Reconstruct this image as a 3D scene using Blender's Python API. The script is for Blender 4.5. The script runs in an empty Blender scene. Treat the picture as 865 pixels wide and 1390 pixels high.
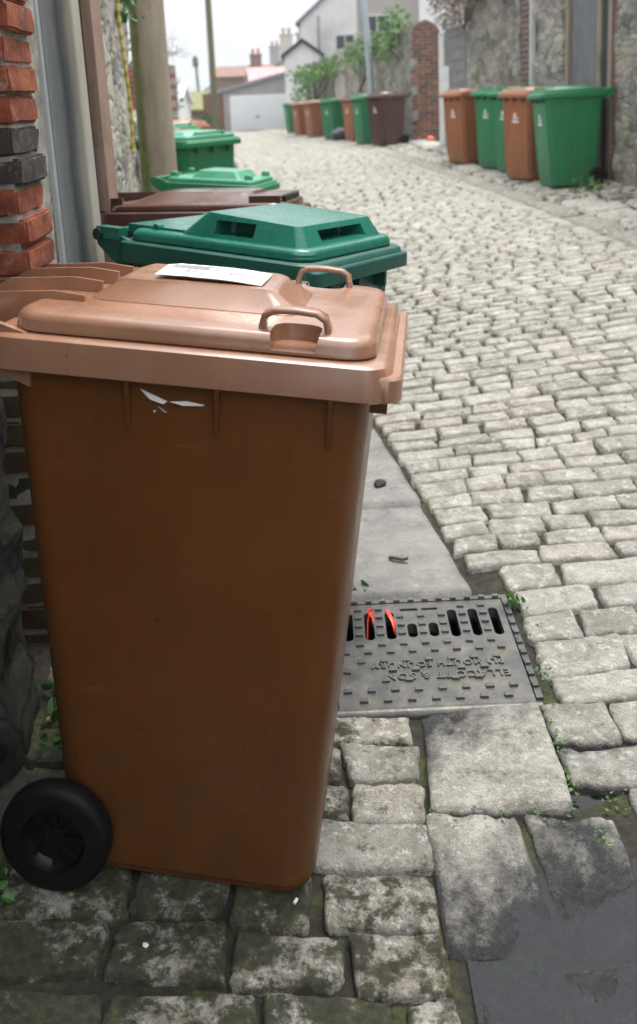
import bpy, bmesh, math, random
from mathutils import Vector, Matrix, Euler, noise
R = random.Random(7)
rad = math.radians
sc = bpy.context.scene
COL = sc.collection

# ------------------------------------------------------------------ helpers
def nz(x, y=0., z=0., s=1.): return noise.noise(Vector((x*s, y*s, z*s)))
def lerp(a, b, t): return a+(b-a)*t
def clamp(x, a=0., b=1.): return max(a, min(b, x))
def sstep(a, b, x):
    t = clamp((x-a)/(b-a)); return t*t*(3-2*t)
def pw(tab, x):
    if x <= tab[0][0]: return tab[0][1]
    for (x0, y0), (x1, y1) in zip(tab, tab[1:]):
        if x <= x1: return lerp(y0, y1, (x-x0)/(x1-x0))
    return tab[-1][1]

def link(name, me, mat=None, parent=None):
    o = bpy.data.objects.new(name, me); COL.objects.link(o)
    if mat:
        for m in (mat if isinstance(mat, (list, tuple)) else [mat]): me.materials.append(m)
    if parent: o.parent = parent
    return o
def obj(name, bm, mat=None, parent=None, smooth=None, bevel=0):
    me = bpy.data.meshes.new(name)
    if bevel:
        es = [e for e in bm.edges if len(e.link_faces) == 2 and e.calc_face_angle(0) > rad(40)]
        bmesh.ops.bevel(bm, geom=es, offset=bevel, segments=2, affect='EDGES', profile=.6)
    bmesh.ops.recalc_face_normals(bm, faces=bm.faces)
    bm.to_mesh(me); bm.free()
    if smooth is not None:
        me.shade_smooth()
        if smooth < 180: me.set_sharp_from_angle(angle=rad(smooth))
    return link(name, me, mat, parent)
def empty(name, loc, rot=(0, 0, 0)):
    o = bpy.data.objects.new(name, None); COL.objects.link(o)
    o.location = loc; o.rotation_euler = rot; o.empty_display_size = .1
    return o
def tag(o, label, cat, group=None, kind=None):
    o['label'] = label; o['category'] = cat
    if group: o['group'] = group
    if kind: o['kind'] = kind
    return o
def struct(o, label=None):
    o['kind'] = 'structure'
    if label: o['label'] = label
    return o

def box(bm, x0, x1, y0, y1, z0, z1, M=None):
    vs = [Vector((x, y, z)) for x in (x0, x1) for y in (y0, y1) for z in (z0, z1)]
    if M: vs = [M @ v for v in vs]
    v = [bm.verts.new(p) for p in vs]
    for f in ((0, 1, 3, 2), (4, 6, 7, 5), (0, 4, 5, 1), (2, 3, 7, 6), (0, 2, 6, 4), (1, 5, 7, 3)):
        bm.faces.new([v[i] for i in f])
    return v
def loft(bm, loops, cap0=True, cap1=True):
    rings = [[bm.verts.new(p) for p in l] for l in loops]
    n = len(rings[0])
    for a, b in zip(rings, rings[1:]):
        for i in range(n):
            bm.faces.new((a[i], a[(i+1) % n], b[(i+1) % n], b[i]))
    if cap0: bm.faces.new(rings[0][::-1])
    if cap1: bm.faces.new(rings[-1])
def rr(x0, x1, y0, y1, r, z, n=5):
    """rounded rectangle loop; z may be a function of (x, y)"""
    out = []
    for cx, cy, a0 in ((x1-r, y1-r, 0), (x0+r, y1-r, 90), (x0+r, y0+r, 180), (x1-r, y0+r, 270)):
        for k in range(n+1):
            a = rad(a0+90*k/n); x = cx+r*math.cos(a); y = cy+r*math.sin(a)
            out.append(Vector((x, y, z(x, y) if callable(z) else z)))
    return out
def tube(bm, pts, rads, n=8, cap=True, flat=None):
    """tube along points; flat=(w,h) gives a strap section"""
    loops = []
    for i, p in enumerate(pts):
        p = Vector(p)
        t = (Vector(pts[min(i+1, len(pts)-1)])-Vector(pts[max(i-1, 0)])).normalized()
        ref = Vector((0, 1, 0)) if abs(t.y) < .9 else Vector((1, 0, 0))
        a = t.cross(ref).normalized(); b = t.cross(a).normalized()
        r = rads[i] if isinstance(rads, (list, tuple)) else rads
        l = []
        for k in range(n):
            an = 2*math.pi*k/n
            if flat:
                ca, sa = math.cos(an), math.sin(an)
                f = lambda c: math.copysign(abs(c)**.45, c)
                l.append(p+a*f(ca)*flat[1]+b*f(sa)*flat[0])
            else: l.append(p+a*math.cos(an)*r+b*math.sin(an)*r)
        loops.append(l)
    loft(bm, loops, cap, cap)
def lathe(bm, prof, axis_pt, n=32, axis='Y'):
    """prof: (r, h) pairs around axis"""
    loops = []
    for r, h in prof:
        l = []
        for k in range(n):
            a = 2*math.pi*k/n
            if axis == 'Y': l.append(Vector((axis_pt[0]+r*math.cos(a), axis_pt[1]+h, axis_pt[2]+r*math.sin(a))))
            else: l.append(Vector((axis_pt[0]+r*math.cos(a), axis_pt[1]+r*math.sin(a), axis_pt[2]+h)))
        loops.append(l)
    loft(bm, loops, True, True)
def boolean(o, cutters):
    dg = bpy.context.evaluated_depsgraph_get
    for c in cutters:
        m = o.modifiers.new('b', 'BOOLEAN'); m.operation = 'DIFFERENCE'; m.object = c; m.solver = 'EXACT'; m.use_self = True
    d = dg(); d.update()
    me = bpy.data.meshes.new_from_object(o.evaluated_get(d))
    o.modifiers.clear(); o.data = me
    for c in cutters: bpy.data.objects.remove(c)
    return o
def copy_tree(o, parent=None):
    c = o.copy(); COL.objects.link(c)
    if parent: c.parent = parent
    for ch in [x for x in bpy.data.objects if x.parent == o]: copy_tree(ch, c)
    return c

# ------------------------------------------------------------------ materials
class NT:
    def __init__(s, name):
        s.m = bpy.data.materials.new(name); s.m.use_nodes = True
        s.t = s.m.node_tree; s.b = s.t.nodes['Principled BSDF']
    def n(s, typ, **kw):
        nd = s.t.nodes.new(typ)
        for k, v in kw.items():
            if k in nd.inputs.keys(): s.set(nd.inputs[k], v)
            else: setattr(nd, k, v)
        return nd
    def set(s, inp, v):
        if hasattr(v, 'is_output'): s.t.links.new(v, inp)
        elif isinstance(v, (tuple, list)) and len(v) == 3 and inp.type == 'RGBA': inp.default_value = (*v, 1)
        else: inp.default_value = v
    def P(s, **kw):
        for k, v in kw.items(): s.set(s.b.inputs[k.replace('_', ' ')], v)
    def obj(s, scale=(1, 1, 1), generated=False):
        tc = s.n('ShaderNodeTexCoord'); mp = s.n('ShaderNodeMapping'); mp.inputs['Scale'].default_value = scale
        s.t.links.new(tc.outputs['Object'], mp.inputs['Vector']); return mp.outputs['Vector']
    def pos(s): return s.n('ShaderNodeNewGeometry').outputs['Position']
    def noise(s, vec, scale, detail=4, rough=.6, dist=0):
        nd = s.n('ShaderNodeTexNoise'); nd.inputs['Scale'].default_value = scale
        nd.inputs['Detail'].default_value = detail; nd.inputs['Roughness'].default_value = rough
        nd.inputs['Distortion'].default_value = dist
        s.t.links.new(vec, nd.inputs['Vector']); return nd.outputs['Fac']
    def ramp(s, fac, stops, interp='LINEAR'):
        nd = s.n('ShaderNodeValToRGB'); cr = nd.color_ramp; cr.interpolation = interp
        while len(cr.elements) < len(stops): cr.elements.new(.5)
        for e, (p, c) in zip(cr.elements, stops):
            e.position = p; e.color = (*c, 1) if isinstance(c, (tuple, list)) else (c, c, c, 1)
        s.t.links.new(fac, nd.inputs['Fac']); return nd.outputs['Color']
    def mix(s, a, b, fac, mode='MIX'):
        nd = s.n('ShaderNodeMix'); nd.data_type = 'RGBA'; nd.blend_type = mode
        s.set(nd.inputs[0], fac); s.set(nd.inputs[6], a); s.set(nd.inputs[7], b); return nd.outputs[2]
    def math(s, op, a, b=0., c=0.):
        nd = s.n('ShaderNodeMath'); nd.operation = op
        s.set(nd.inputs[0], a); s.set(nd.inputs[1], b); s.set(nd.inputs[2], c); return nd.outputs[0]
    def bump(s, h, strength=.3, dist=.01, prev=None):
        nd = s.n('ShaderNodeBump'); nd.inputs['Strength'].default_value = strength; nd.inputs['Distance'].default_value = dist
        s.t.links.new(h, nd.inputs['Height'])
        if prev: s.t.links.new(prev, nd.inputs['Normal'])
        return nd.outputs['Normal']

def m_plain(name, c, rough=.6, var=.25, scale=6, bump=.15, bscale=40, metal=0., dirt=None):
    k = NT(name); v = k.obj()
    f = k.noise(v, scale, 5)
    lo = tuple(x*(1-var) for x in c); hi = tuple(min(1, x*(1+var)) for x in c)
    col = k.ramp(f, [(.3, lo), (.7, hi)])
    if dirt:
        col = k.mix(col, dirt, k.ramp(k.noise(v, scale*.4, 6, .7), [(.5, 0.), (.68, .8)]))
    k.P(Base_Color=col, Roughness=rough, Metallic=metal)
    if bump: k.P(Normal=k.bump(k.noise(v, bscale, 5), bump, .004))
    if 'rubber' in name or 'hub' in name: k.b.inputs['Specular IOR Level'].default_value = .22
    return k.m
def m_plastic(name, c, rough=.36, fade=None, fadeamt=.3, spec=.5, grime=.25, wear=.4):
    k = NT(name); v = k.obj()
    f = k.noise(v, 5, 6, .65)
    col = k.ramp(f, [(.25, tuple(x*.86 for x in c)), (.75, tuple(x*1.12 for x in c))])
    if fade:
        col = k.mix(col, fade, k.ramp(k.noise(v, 2.4, 4), [(.3, 0.), (.75, fadeamt)]))
    # fine pale scuffs and dark specks of grime
    v2 = k.obj((6, 6, 60)); sc_ = k.ramp(k.noise(v2, 3.0, 2, .5, 1.5), [(.74, 0.), (.78, .2)])
    col = k.mix(col, tuple(min(1, x*1.5+.05) for x in c), sc_)
    drip = k.ramp(k.noise(k.obj((16, 16, .9)), 2.2, 5, .7), [(.52, 0.), (.66, wear)])
    col = k.mix(col, tuple(x*.55 for x in c), drip)
    for rot_, thr in (((.0, .5, .3), .64), ((.6, -.9, .4), .66)):
        mp = k.n('ShaderNodeMapping'); mp.inputs['Rotation'].default_value = rot_; mp.inputs['Scale'].default_value = (3.5, 3.5, 70); k.t.links.new(v, mp.inputs['Vector'])
        sl_ = k.math('MULTIPLY', k.ramp(k.noise(mp.outputs[0], 2.4, 2, .4), [(thr, 0.), (thr+.02, 1.)]), k.ramp(k.noise(v, 7, 3), [(.54, 0.), (.66, .22)]))
        col = k.mix(col, tuple(min(1, x*1.7+.05) for x in c), sl_)
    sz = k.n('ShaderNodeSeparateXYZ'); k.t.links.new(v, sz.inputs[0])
    low = k.math('MULTIPLY', k.ramp(sz.outputs[2], [(.0, 1.), (.5, 0.)]), k.ramp(k.noise(v, 9, 6, .75), [(.40, 0.), (.66, .6)]))  # grime at the base, carried higher to paint the lower body's shade
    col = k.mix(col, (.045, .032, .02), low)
    sp = k.ramp(k.noise(v, 160, 2, .5), [(.70, 0.), (.76, grime)])
    col = k.mix(col, (.03, .025, .02), sp)
    rg = k.ramp(k.noise(v, 14, 5), [(.3, rough-.07), (.7, rough+.1)])
    k.P(Base_Color=col, Roughness=rg, Normal=k.bump(k.noise(v, 220, 3), .06, .001))
    k.b.inputs['Specular IOR Level'].default_value = spec
    return k.m
def m_stone_sett():
    k = NT('sett_stone'); p = k.pos()
    at = k.n('ShaderNodeAttribute', attribute_name='sett'); sp = k.n('ShaderNodeSeparateColor')
    k.t.links.new(at.outputs['Color'], sp.inputs[0])
    tone, moss, hue = sp.outputs[0], sp.outputs[1], sp.outputs[2]
    a = k.noise(p, 9, 6, .7)
    base = k.ramp(a, [(.28, (.30, .286, .245)), (.5, (.50, .48, .42)), (.72, (.64, .62, .555))])
    warm = k.mix(base, (.46, .35, .27), k.math('MULTIPLY', hue, .6))
    col = k.mix((0, 0, 0), warm, k.math('MULTIPLY_ADD', tone, .75, .42))
    blot = k.ramp(k.noise(p, 24, 6, .78, .6), [(.46, 0.), (.56, .72)])
    col = k.mix(col, k.ramp(k.noise(p, 11, 3), [(.4, (.145, .135, .10)), (.6, (.17, .165, .085))]), k.math('MULTIPLY', blot, k.math('MULTIPLY_ADD', moss, .9, .10)))
    lich = k.ramp(k.noise(p, 33, 6, .78), [(.53, 0.), (.60, .85)])
    col = k.mix(col, (.66, .645, .59), lich)
    stn = k.ramp(k.noise(p, 6.5, 7, .8), [(.50, 0.), (.60, .5)])
    col = k.mix(col, (.17, .16, .125), stn)
    pit = k.ramp(k.noise(p, 62, 6, .85), [(.34, .85), (.43, 0.)])
    col = k.mix(col, (.10, .09, .065), pit)
    spk = k.ramp(k.noise(p, 260, 2, .6), [(.32, .6), (.45, 0.)])
    col = k.mix(col, (.16, .15, .12), spk)
    # moss and damp
    mz = k.math('MULTIPLY_ADD', moss, .66, -.36)
    mf = k.math('ADD', k.noise(p, 13, 7, .75), mz)
    mm = k.ramp(mf, [(.50, 0.), (.60, .92)])
    mcol = k.ramp(k.noise(p, 55, 4), [(.35, (.012, .013, .006)), (.55, (.04, .042, .014)), (.75, (.115, .135, .03))])
    col = k.mix(col, mcol, mm)
    # wet below the puddle's tide line
    sx = k.n('ShaderNodeSeparateXYZ'); k.t.links.new(p, sx.inputs[0])
    inn = k.math('MULTIPLY', k.math('LESS_THAN', sx.outputs[1], 1.95), k.math('GREATER_THAN', sx.outputs[0], .15))
    hz = k.math('MULTIPLY_ADD', k.noise(p, 42, 7, .85), .024, -.0055)
    wet = k.ramp(k.math('MULTIPLY', k.math('SUBTRACT', hz, sx.outputs[2]), 42.), [(.05, 0.), (.6, 1.)])
    wet = k.math('MULTIPLY', k.math('MULTIPLY', wet, inn), k.math('LESS_THAN', moss, .42))
    dk = k.mix(col, (.14, .148, .175), 1., 'MULTIPLY')
    col = k.mix(col, dk, wet)
    k.P(Base_Color=col, Roughness=k.math('MULTIPLY_ADD', wet, -.60, .78))
    n1 = k.bump(k.noise(p, 42, 7, .75), .0 + 1., .020)
    k.P(Normal=k.bump(k.noise(p, 240, 3), .35, .003, n1))
    return k.m
def m_ground():
    k = NT('joint_earth'); p = k.pos()
    col = k.ramp(k.noise(p, 40, 6, .7), [(.3, (.010, .009, .007)), (.6, (.045, .039, .028)), (.8, (.11, .10, .075))])
    g = k.ramp(k.noise(p, 6.5, 7, .75), [(.50, 0.), (.60, .9)])
    mc = k.ramp(k.noise(p, 90, 3), [(.3, (.018, .024, .007)), (.7, (.095, .115, .028))])
    col = k.mix(col, mc, g)
    sx = k.n('ShaderNodeSeparateXYZ'); k.t.links.new(p, sx.inputs[0])
    far = k.ramp(k.math('MULTIPLY', sx.outputs[1], .01), [(.5, 0.), (.6, 1.)])
    col = k.mix(col, (.12, .15, .07), far)
    k.P(Base_Color=col, Roughness=.9, Normal=k.bump(k.noise(p, 60, 6, .75), .8, .02))
    return k.m
def m_rubble(name, dark=1., moss=.4, scale=4.2, lime=.5):
    scale *= 1.35; dark *= 1.15
    k = NT(name); v = k.obj((1, 1, 1.7))
    wv = k.n('ShaderNodeVectorMath', operation='ADD'); nn = k.n('ShaderNodeTexNoise', Scale=3.); nn.inputs['Detail'].default_value = 3
    k.t.links.new(v, nn.inputs['Vector']); sm = k.n('ShaderNodeVectorMath', operation='SCALE'); k.t.links.new(nn.outputs['Color'], sm.inputs[0]); sm.inputs['Scale'].default_value = .22
    k.t.links.new(v, wv.inputs[0]); k.t.links.new(sm.outputs[0], wv.inputs[1]); v2 = wv.outputs[0]
    ve = k.n('ShaderNodeTexVoronoi', feature='DISTANCE_TO_EDGE', Scale=scale); k.t.links.new(v2, ve.inputs['Vector'])
    vc = k.n('ShaderNodeTexVoronoi', feature='F1', Scale=scale); k.t.links.new(v2, vc.inputs['Vector'])
    sc_ = k.n('ShaderNodeSeparateColor'); k.t.links.new(vc.outputs['Color'], sc_.inputs[0])
    d = dark
    st = k.ramp(sc_.outputs[0], [(0., (.10*d, .095*d, .09*d)), (.4, (.24*d, .23*d, .21*d)), (.75, (.36*d, .345*d, .31*d)), (1., (.28*d, .22*d, .18*d))])
    st = k.mix(st, tuple(x*d for x in (.5, .49, .45)), k.ramp(k.noise(v, 14, 6, .75), [(.5, 0.), (.66, lime)]))
    st = k.mix(st, (.05*d, .047*d, .042*d), k.ramp(k.noise(v, 22, 6, .8), [(.3, .75), (.5, 0.)]))
    col = k.mix((.10*d, .09*d, .075*d), st, k.math('MULTIPLY', k.ramp(ve.outputs['Distance'], [(.0, .25), (.06, 1.)]), k.ramp(k.noise(v, 9, 5, .8), [(.3, .55), (.5, 1.)])))
    col = k.mix(col, (.42*d, .40*d, .31*d), k.ramp(k.noise(v, 1.3, 7, .75), [(.48, 0.), (.62, .55)]))
    mm = k.ramp(k.noise(v, 2.1, 6, .7), [(.62-.25*moss, 0.), (.78-.2*moss, .85)])
    col = k.mix(col, k.ramp(k.noise(v, 40, 4), [(.3, (.03, .035, .01)), (.7, (.13, .13, .04))]), mm)
    h = k.ramp(ve.outputs['Distance'], [(0., 0.), (.12, 1.)])
    n1 = k.bump(h, .6, .03); n2 = k.bump(k.noise(v, 25, 6, .7), .6, .02, n1)
    k.P(Base_Color=col, Roughness=.9, Normal=n2)
    return k.m
def m_brickwork(name, c1, c2, mort=(.3, .28, .25), axis='YZ', moss=0.):
    k = NT(name); tc = k.n('ShaderNodeTexCoord'); sx = k.n('ShaderNodeSeparateXYZ'); k.t.links.new(tc.outputs['Object'], sx.inputs[0])
    cb = k.n('ShaderNodeCombineXYZ'); k.t.links.new(sx.outputs['XYZ'.index(axis[0])], cb.inputs[0]); k.t.links.new(sx.outputs['XYZ'.index(axis[1])], cb.inputs[1])
    b = k.n('ShaderNodeTexBrick'); b.inputs['Scale'].default_value = 1; b.inputs['Brick Width'].default_value = .225; b.inputs['Row Height'].default_value = .075
    b.inputs['Mortar Size'].default_value = .006; b.inputs['Bias'].default_value = -.1
    k.set(b.inputs['Color1'], c1); k.set(b.inputs['Color2'], c2); k.set(b.inputs['Mortar'], mort)
    k.t.links.new(cb.outputs[0], b.inputs['Vector'])
    v = k.obj()
    col = k.mix(b.outputs['Color'], (.05, .04, .035), k.ramp(k.noise(v, 5, 6, .7), [(.45, 0.), (.7, .75)]))
    if moss: col = k.mix(col, (.08, .09, .03), k.ramp(k.noise(v, 3, 5, .7), [(.5, 0.), (.7, moss)]))
    k.P(Base_Color=col, Roughness=.85, Normal=k.bump(b.outputs['Fac'], .5, -.01))
    return k.m
def m_leaf(name, c, var=.5, rough=.45):
    k = NT(name); at = k.n('ShaderNodeAttribute', attribute_name='leaf')
    col = k.ramp(at.outputs['Fac'], [(0., tuple(x*(1-var) for x in c)), (1., tuple(x*(1+var) for x in c))])
    k.P(Base_Color=col, Roughness=rough); k.b.inputs['Subsurface Weight'].default_value = 0
    tr = k.n('ShaderNodeBsdfTranslucent'); k.t.links.new(col, tr.inputs['Color'])
    mx = k.n('ShaderNodeMixShader'); mx.inputs[0].default_value = .3
    k.t.links.new(k.b.outputs[0], mx.inputs[1]); k.t.links.new(tr.outputs[0], mx.inputs[2])
    k.t.links.new(mx.outputs[0], k.t.nodes['Material Output'].inputs['Surface'])
    return k.m
def m_wood(name, c, c2, grain=(30, 30, 1.2), rough=.75):
    k = NT(name); v = k.obj(grain); f = k.noise(v, 2.5, 6, .7)
    col = k.ramp(f, [(.3, c2), (.65, c)])
    col = k.mix(col, (.03, .03, .025), k.ramp(k.noise(k.obj(), 3.5, 6, .7), [(.5, 0.), (.75, .6)]))
    k.P(Base_Color=col, Roughness=rough, Normal=k.bump(f, .4, .004))
    return k.m

SETT = m_stone_sett(); GROUND = m_ground()
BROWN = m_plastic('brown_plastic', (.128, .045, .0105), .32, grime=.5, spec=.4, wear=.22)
BROWN_LID = m_plastic('faded_sheen_brown_plastic', (.25, .115, .066), .22, fade=(.42, .24, .155), fadeamt=.6, grime=.5, spec=1., wear=.15)  # paler from sun fading and from sky sheen put into the colour
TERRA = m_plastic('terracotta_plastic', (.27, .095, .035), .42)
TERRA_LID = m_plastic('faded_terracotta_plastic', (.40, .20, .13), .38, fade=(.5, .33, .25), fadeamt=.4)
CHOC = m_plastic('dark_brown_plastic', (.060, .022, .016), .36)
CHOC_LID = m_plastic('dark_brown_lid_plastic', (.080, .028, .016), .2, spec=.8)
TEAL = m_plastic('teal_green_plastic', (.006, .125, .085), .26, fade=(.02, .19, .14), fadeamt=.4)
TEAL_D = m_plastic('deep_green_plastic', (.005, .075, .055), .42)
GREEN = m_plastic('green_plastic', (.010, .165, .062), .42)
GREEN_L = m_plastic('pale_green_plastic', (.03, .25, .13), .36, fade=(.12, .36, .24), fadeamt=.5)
BLACK = m_plain('black_rubber', (.005, .005, .0055), .55, .3, 20, .3, 120)
HUBB = m_plain('black_hub_plastic', (.007, .007, .008), .3, .2, 20, 0)
DARKBLUE = m_plain('dark_blue_plastic', (.01, .02, .03), .4, .2, 20, 0)
WHITE = m_plain('white_print', (.75, .75, .74), .6, .1, 30, 0)
PAPER = m_plain('white_paper', (.72, .70, .68), .7, .06, 25, .1, 60, dirt=(.55, .5, .45))
INK = m_plain('grey_ink', (.32, .31, .31), .7, .1, 20, 0)

# ------------------------------------------------------------------ lane geometry
XG = [(-8, .49), (1.3, .47), (1.9, .46), (2.45, .42), (3.75, .22), (10, -.55), (20, -1.75), (25, -2.45), (30, -3.3), (40, -5.5), (60, -10.5)]
def xg(s): return pw(XG, s)
def xlw(y): return -.66-.135*(y-2.2) if y > 1 else -.5
XK = [(-8, 3.3), (6.6, 2.25), (11.5, 1.80), (18, 1.12), (25, .25), (30, -.62), (40, -2.6), (60, -8)]
def xk(s): return pw(XK, s)
XRW = [(-8, 4.6), (9.7, 3.18), (19.5, 2.12), (25, 1.3), (30, .5), (40, -1.1), (60, -5)]
def xrw(s): return pw(XRW, s)
BZ = [(-8, -.02), (2.6, 0.), (5, .055), (8, .10), (12, .13), (19, .15), (25, .05), (30, -.02), (38, -.17), (50, -.42), (80, -1.2), (400, -9), (2000, -14)]
CF = [(0, .05), (2.5, .055), (5, .08), (20, .08), (40, .075), (80, .02), (120, 0)]
def shear(s): return .125*sstep(2.4, 5, s)
def G(x, y):
    s = y; u = x-xg(s)
    z = pw(BZ, s)
    if u > 0: z += pw(CF, s)*min(u, 4.)
    elif u < -.35:
        z += .10*sstep(-.3, -.6, u)*(min(-u, 1.2)-.33)*(1-.75*sstep(2.8, 7, s))
    # hollow at the near right where the puddle lies
    d = math.hypot((x-.62)/.50, (y-1.05)/.58)
    z -= .042*(1-sstep(.15, 1.05, d))
    return z

# ---- ground sheet
def build_ground():
    us = [-900, -300, -100, -40, -15, -8, -5, -3.5, -2.6, -2, -1.6, -1.3]+[-1.1+.12*i for i in range(5)]
    DX0, DX1, DY0, DY1 = .02, .47, 1.985, 2.415
    ss = [-8, -4, -2, 0, .6]+[.8+.1*i for i in range(12)]+[DY0, 2.1, 2.2, 2.3, DY1, 2.55, 2.7, 2.9]+[3.2+.4*i for i in range(140)]+[62, 70, 85, 110, 160, 250, 400, 700, 1200, 2000]
    bm = bmesh.new(); rows = []
    for s in ss:
        g = xg(s); xs = [g+u for u in us]
        mid = [DX0-.12, DX0, .14, .26, .38, DX1, DX1+.12] if s < 3 else [g-.55+.1*i for i in range(7)]
        xs = [x for x in xs if x < mid[0]-.02]; 
        while len(xs) < len(us): xs.insert(0, xs[0]-5)
        xs += mid+[mid[-1]+.1+.15*i for i in range(14)]+[mid[-1]+d for d in (2.4, 2.8, 3.2, 4, 6, 10, 20, 60, 150, 400, 1000)]
        rows.append([bm.verts.new((x, s, G(x, s)-(.0215-.0125*(sstep(.15, .2, x)*(1-sstep(1.60, 1.66, s)))))) for x in xs])
    nu = len(us)
    for j, (a, b) in enumerate(zip(rows, rows[1:])):
        for i in range(len(a)-1):
            if DY0-.001 <= ss[j] < DY1-.001 and nu+1 <= i < nu+5: continue
            bm.faces.new((a[i], a[i+1], b[i+1], b[i]))
    o = obj('ground', bm, GROUND, smooth=180); struct(o, 'dark mossy earth between and under the stones')
build_ground()

# ---- setts
class Setts:
    def __init__(s): s.v = []; s.f = []; s.c = []
    def add(s, x0, x1, y0, y1, fine, moss, tone=None, hue=None, h=.03, rnd=.38, warp=None, dz=0., rough=1., skew=0.):
        tone = R.uniform(.42, 1) if tone is None else tone
        hue = (R.random()**5*.7) if hue is None else hue
        nx, ny = {3: (16, 11), 2: (10, 7), 1: (6, 5), 0: (4, 4)}[fine]
        seed = R.uniform(0, 99); b0 = len(s.v)
        cx, cy = (x0+x1)/2, (y0+y1)/2; hx, hy = (x1-x0)/2, (y1-y0)/2
        tx, ty = R.uniform(-.04, .04)*rough, R.uniform(-.04, .04)*rough
        e = min(hx, hy)
        cj = [(R.uniform(-1, 1)*.011*rough, R.uniform(-1, 1)*.009*rough) for _ in range(4)]
        for j in range(ny+1):
            for i in range(nx+1):
                a = -1+2*i/nx; b = -1+2*j/ny
                # denser towards the edges
                a = math.copysign(1-(1-abs(a))**1.6, a); b = math.copysign(1-(1-abs(b))**1.6, b)
                # rounded plan corners
                k = math.hypot(max(0, abs(a)*hx-(hx-e*rnd)), max(0, abs(b)*hy-(hy-e*rnd)))/(e*rnd)
                rx = 1 if k <= 1 else 1-(1-1/k)*.26
                X = a*hx*rx; Y = b*hy*rx
                wob = .006
                wa, wb = (1-a)/2, (1-b)/2
                X += wa*wb*cj[0][0]+(1-wa)*wb*cj[1][0]+wa*(1-wb)*cj[2][0]+(1-wa)*(1-wb)*cj[3][0]
                Y += wa*wb*cj[0][1]+(1-wa)*wb*cj[1][1]+wa*(1-wb)*cj[2][1]+(1-wa)*(1-wb)*cj[3][1]
                X += wob*nz(seed+b*2.2, a*1.2, 3.1)*abs(a)+wob*.8*nz(seed+b*6, a*5, 1.)*abs(a); Y += wob*nz(a*2.6+seed, cy*5, b)*abs(b)+wob*.8*nz(seed+a*7, b*4, 7.)*abs(b)
                ed = min((1-abs(a))*hx, (1-abs(b))*hy)
                r_ = .010
                q = clamp(1-ed/r_); z = h*(1-q*q*.50) if ed > 0 else -.012
                if ed <= 1e-6: z = -.03
                z += tx*X+ty*Y
                if fine >= 1 and ed > 0:
                    z += (.0055*nz(X*13+seed, Y*13, seed)+.0035*nz(X*33+seed, Y*33, 2.)+.002*nz(X*75+seed, Y*75, 4.))*rough*sstep(0, .012, ed)
                wx, wy = cx+X+skew*Y, cy+Y
                wy += shear(cy)*(wx-xg(cy))+(.022*nz(wx*1.7, wy*.9, 2.)+.012*nz(wx*5, wy*3, 6.) if cy > 2.6 or wx > .52 else 0)
                s.v.append((wx, wy, G(wx, wy)-.030+z+dz)); s.c.append((tone, moss, hue))
        for j in range(ny):
            for i in range(nx):
                p = b0+j*(nx+1)+i
                s.f.append((p, p+1, p+nx+2, p+nx+1))
    def build(s, name, mat):
        me = bpy.data.meshes.new(name); me.from_pydata(s.v, [], s.f); me.update()
        at = me.attributes.new('sett', 'FLOAT_COLOR', 'POINT')
        fl = []
        for c in s.c: fl += [c[0], c[1], c[2], 1.]
        at.data.foreach_set('color', fl)
        me.shade_smooth()
        return link(name, me, mat)
def row_fill(S, y0, y1, xa, xb, wlo, whi, fine, mossf, gap=.005, **kw):
    x = xa
    while x < xb-.05:
        w = R.uniform(wlo, whi)
        if xb-(x+w) < wlo*.6: w = xb-x
        j = R.uniform(-.008, .008)
        S.add(x+gap/2, x+w-gap/2, y0+gap/2+j*.5, y1-gap/2+j, fine, mossf(x+w/2, (y0+y1)/2), **kw)
        x += w
lane = Setts(); s = .72
DRX = .515
while s < 46:
    p = R.uniform(.108, .142) if s < 2.5 else R.uniform(.088, .118) if s < 12 else R.uniform(.10, .125)
    fine = 3 if s < 2.9 else 2 if s < 4.6 else 1 if s < 10 else 0
    a = xg(s)+.004
    if s < 2.5: a = max(a, .508+R.uniform(0, .008)) if s > 1.9 else (.474+R.uniform(0, .012) if s > 1.62 else .555+R.uniform(0, .03))
    a += R.uniform(0, .007)
    lo, hi = (.125, .225)
    if s < 2.6: lo, hi = .15, .28
    row_fill(lane, s, s+p, a, xk(s)-.005, lo, hi, fine, lambda x, y: clamp(.22+.35*nz(x*.8, y*.5, 5)+.15*(R.random()-.5)))
    s += p
struct(lane.build('lane', SETT), 'pale grey stone setts paving the back lane')
left = Setts(); s = .8
while s < 12:
    p = R.uniform(.105, .14)
    fine = 3 if s < 2.6 else 1
    xb = .181 if s < 1.94 else (-.03 if s < 2.46 else xg(s)-.46)
    if s+p > 1.94 and s < 1.94: p = 1.945-s
    row_fill(left, s, s+p, xlw(s)-.06, xb, .15, .25, fine,
             lambda x, y: clamp(.73-.28*sstep(-.30, .06, x)*sstep(1.1, 1.6, y)+.2*(R.random()-.3), .43) if y < 2.5 else .6, rough=1.25)  # moss, thickened to put the shade by bin and wall into colour
    s += p
struct(left.build('path', SETT), 'mossy stone setts along the foot of the left wall')
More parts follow.
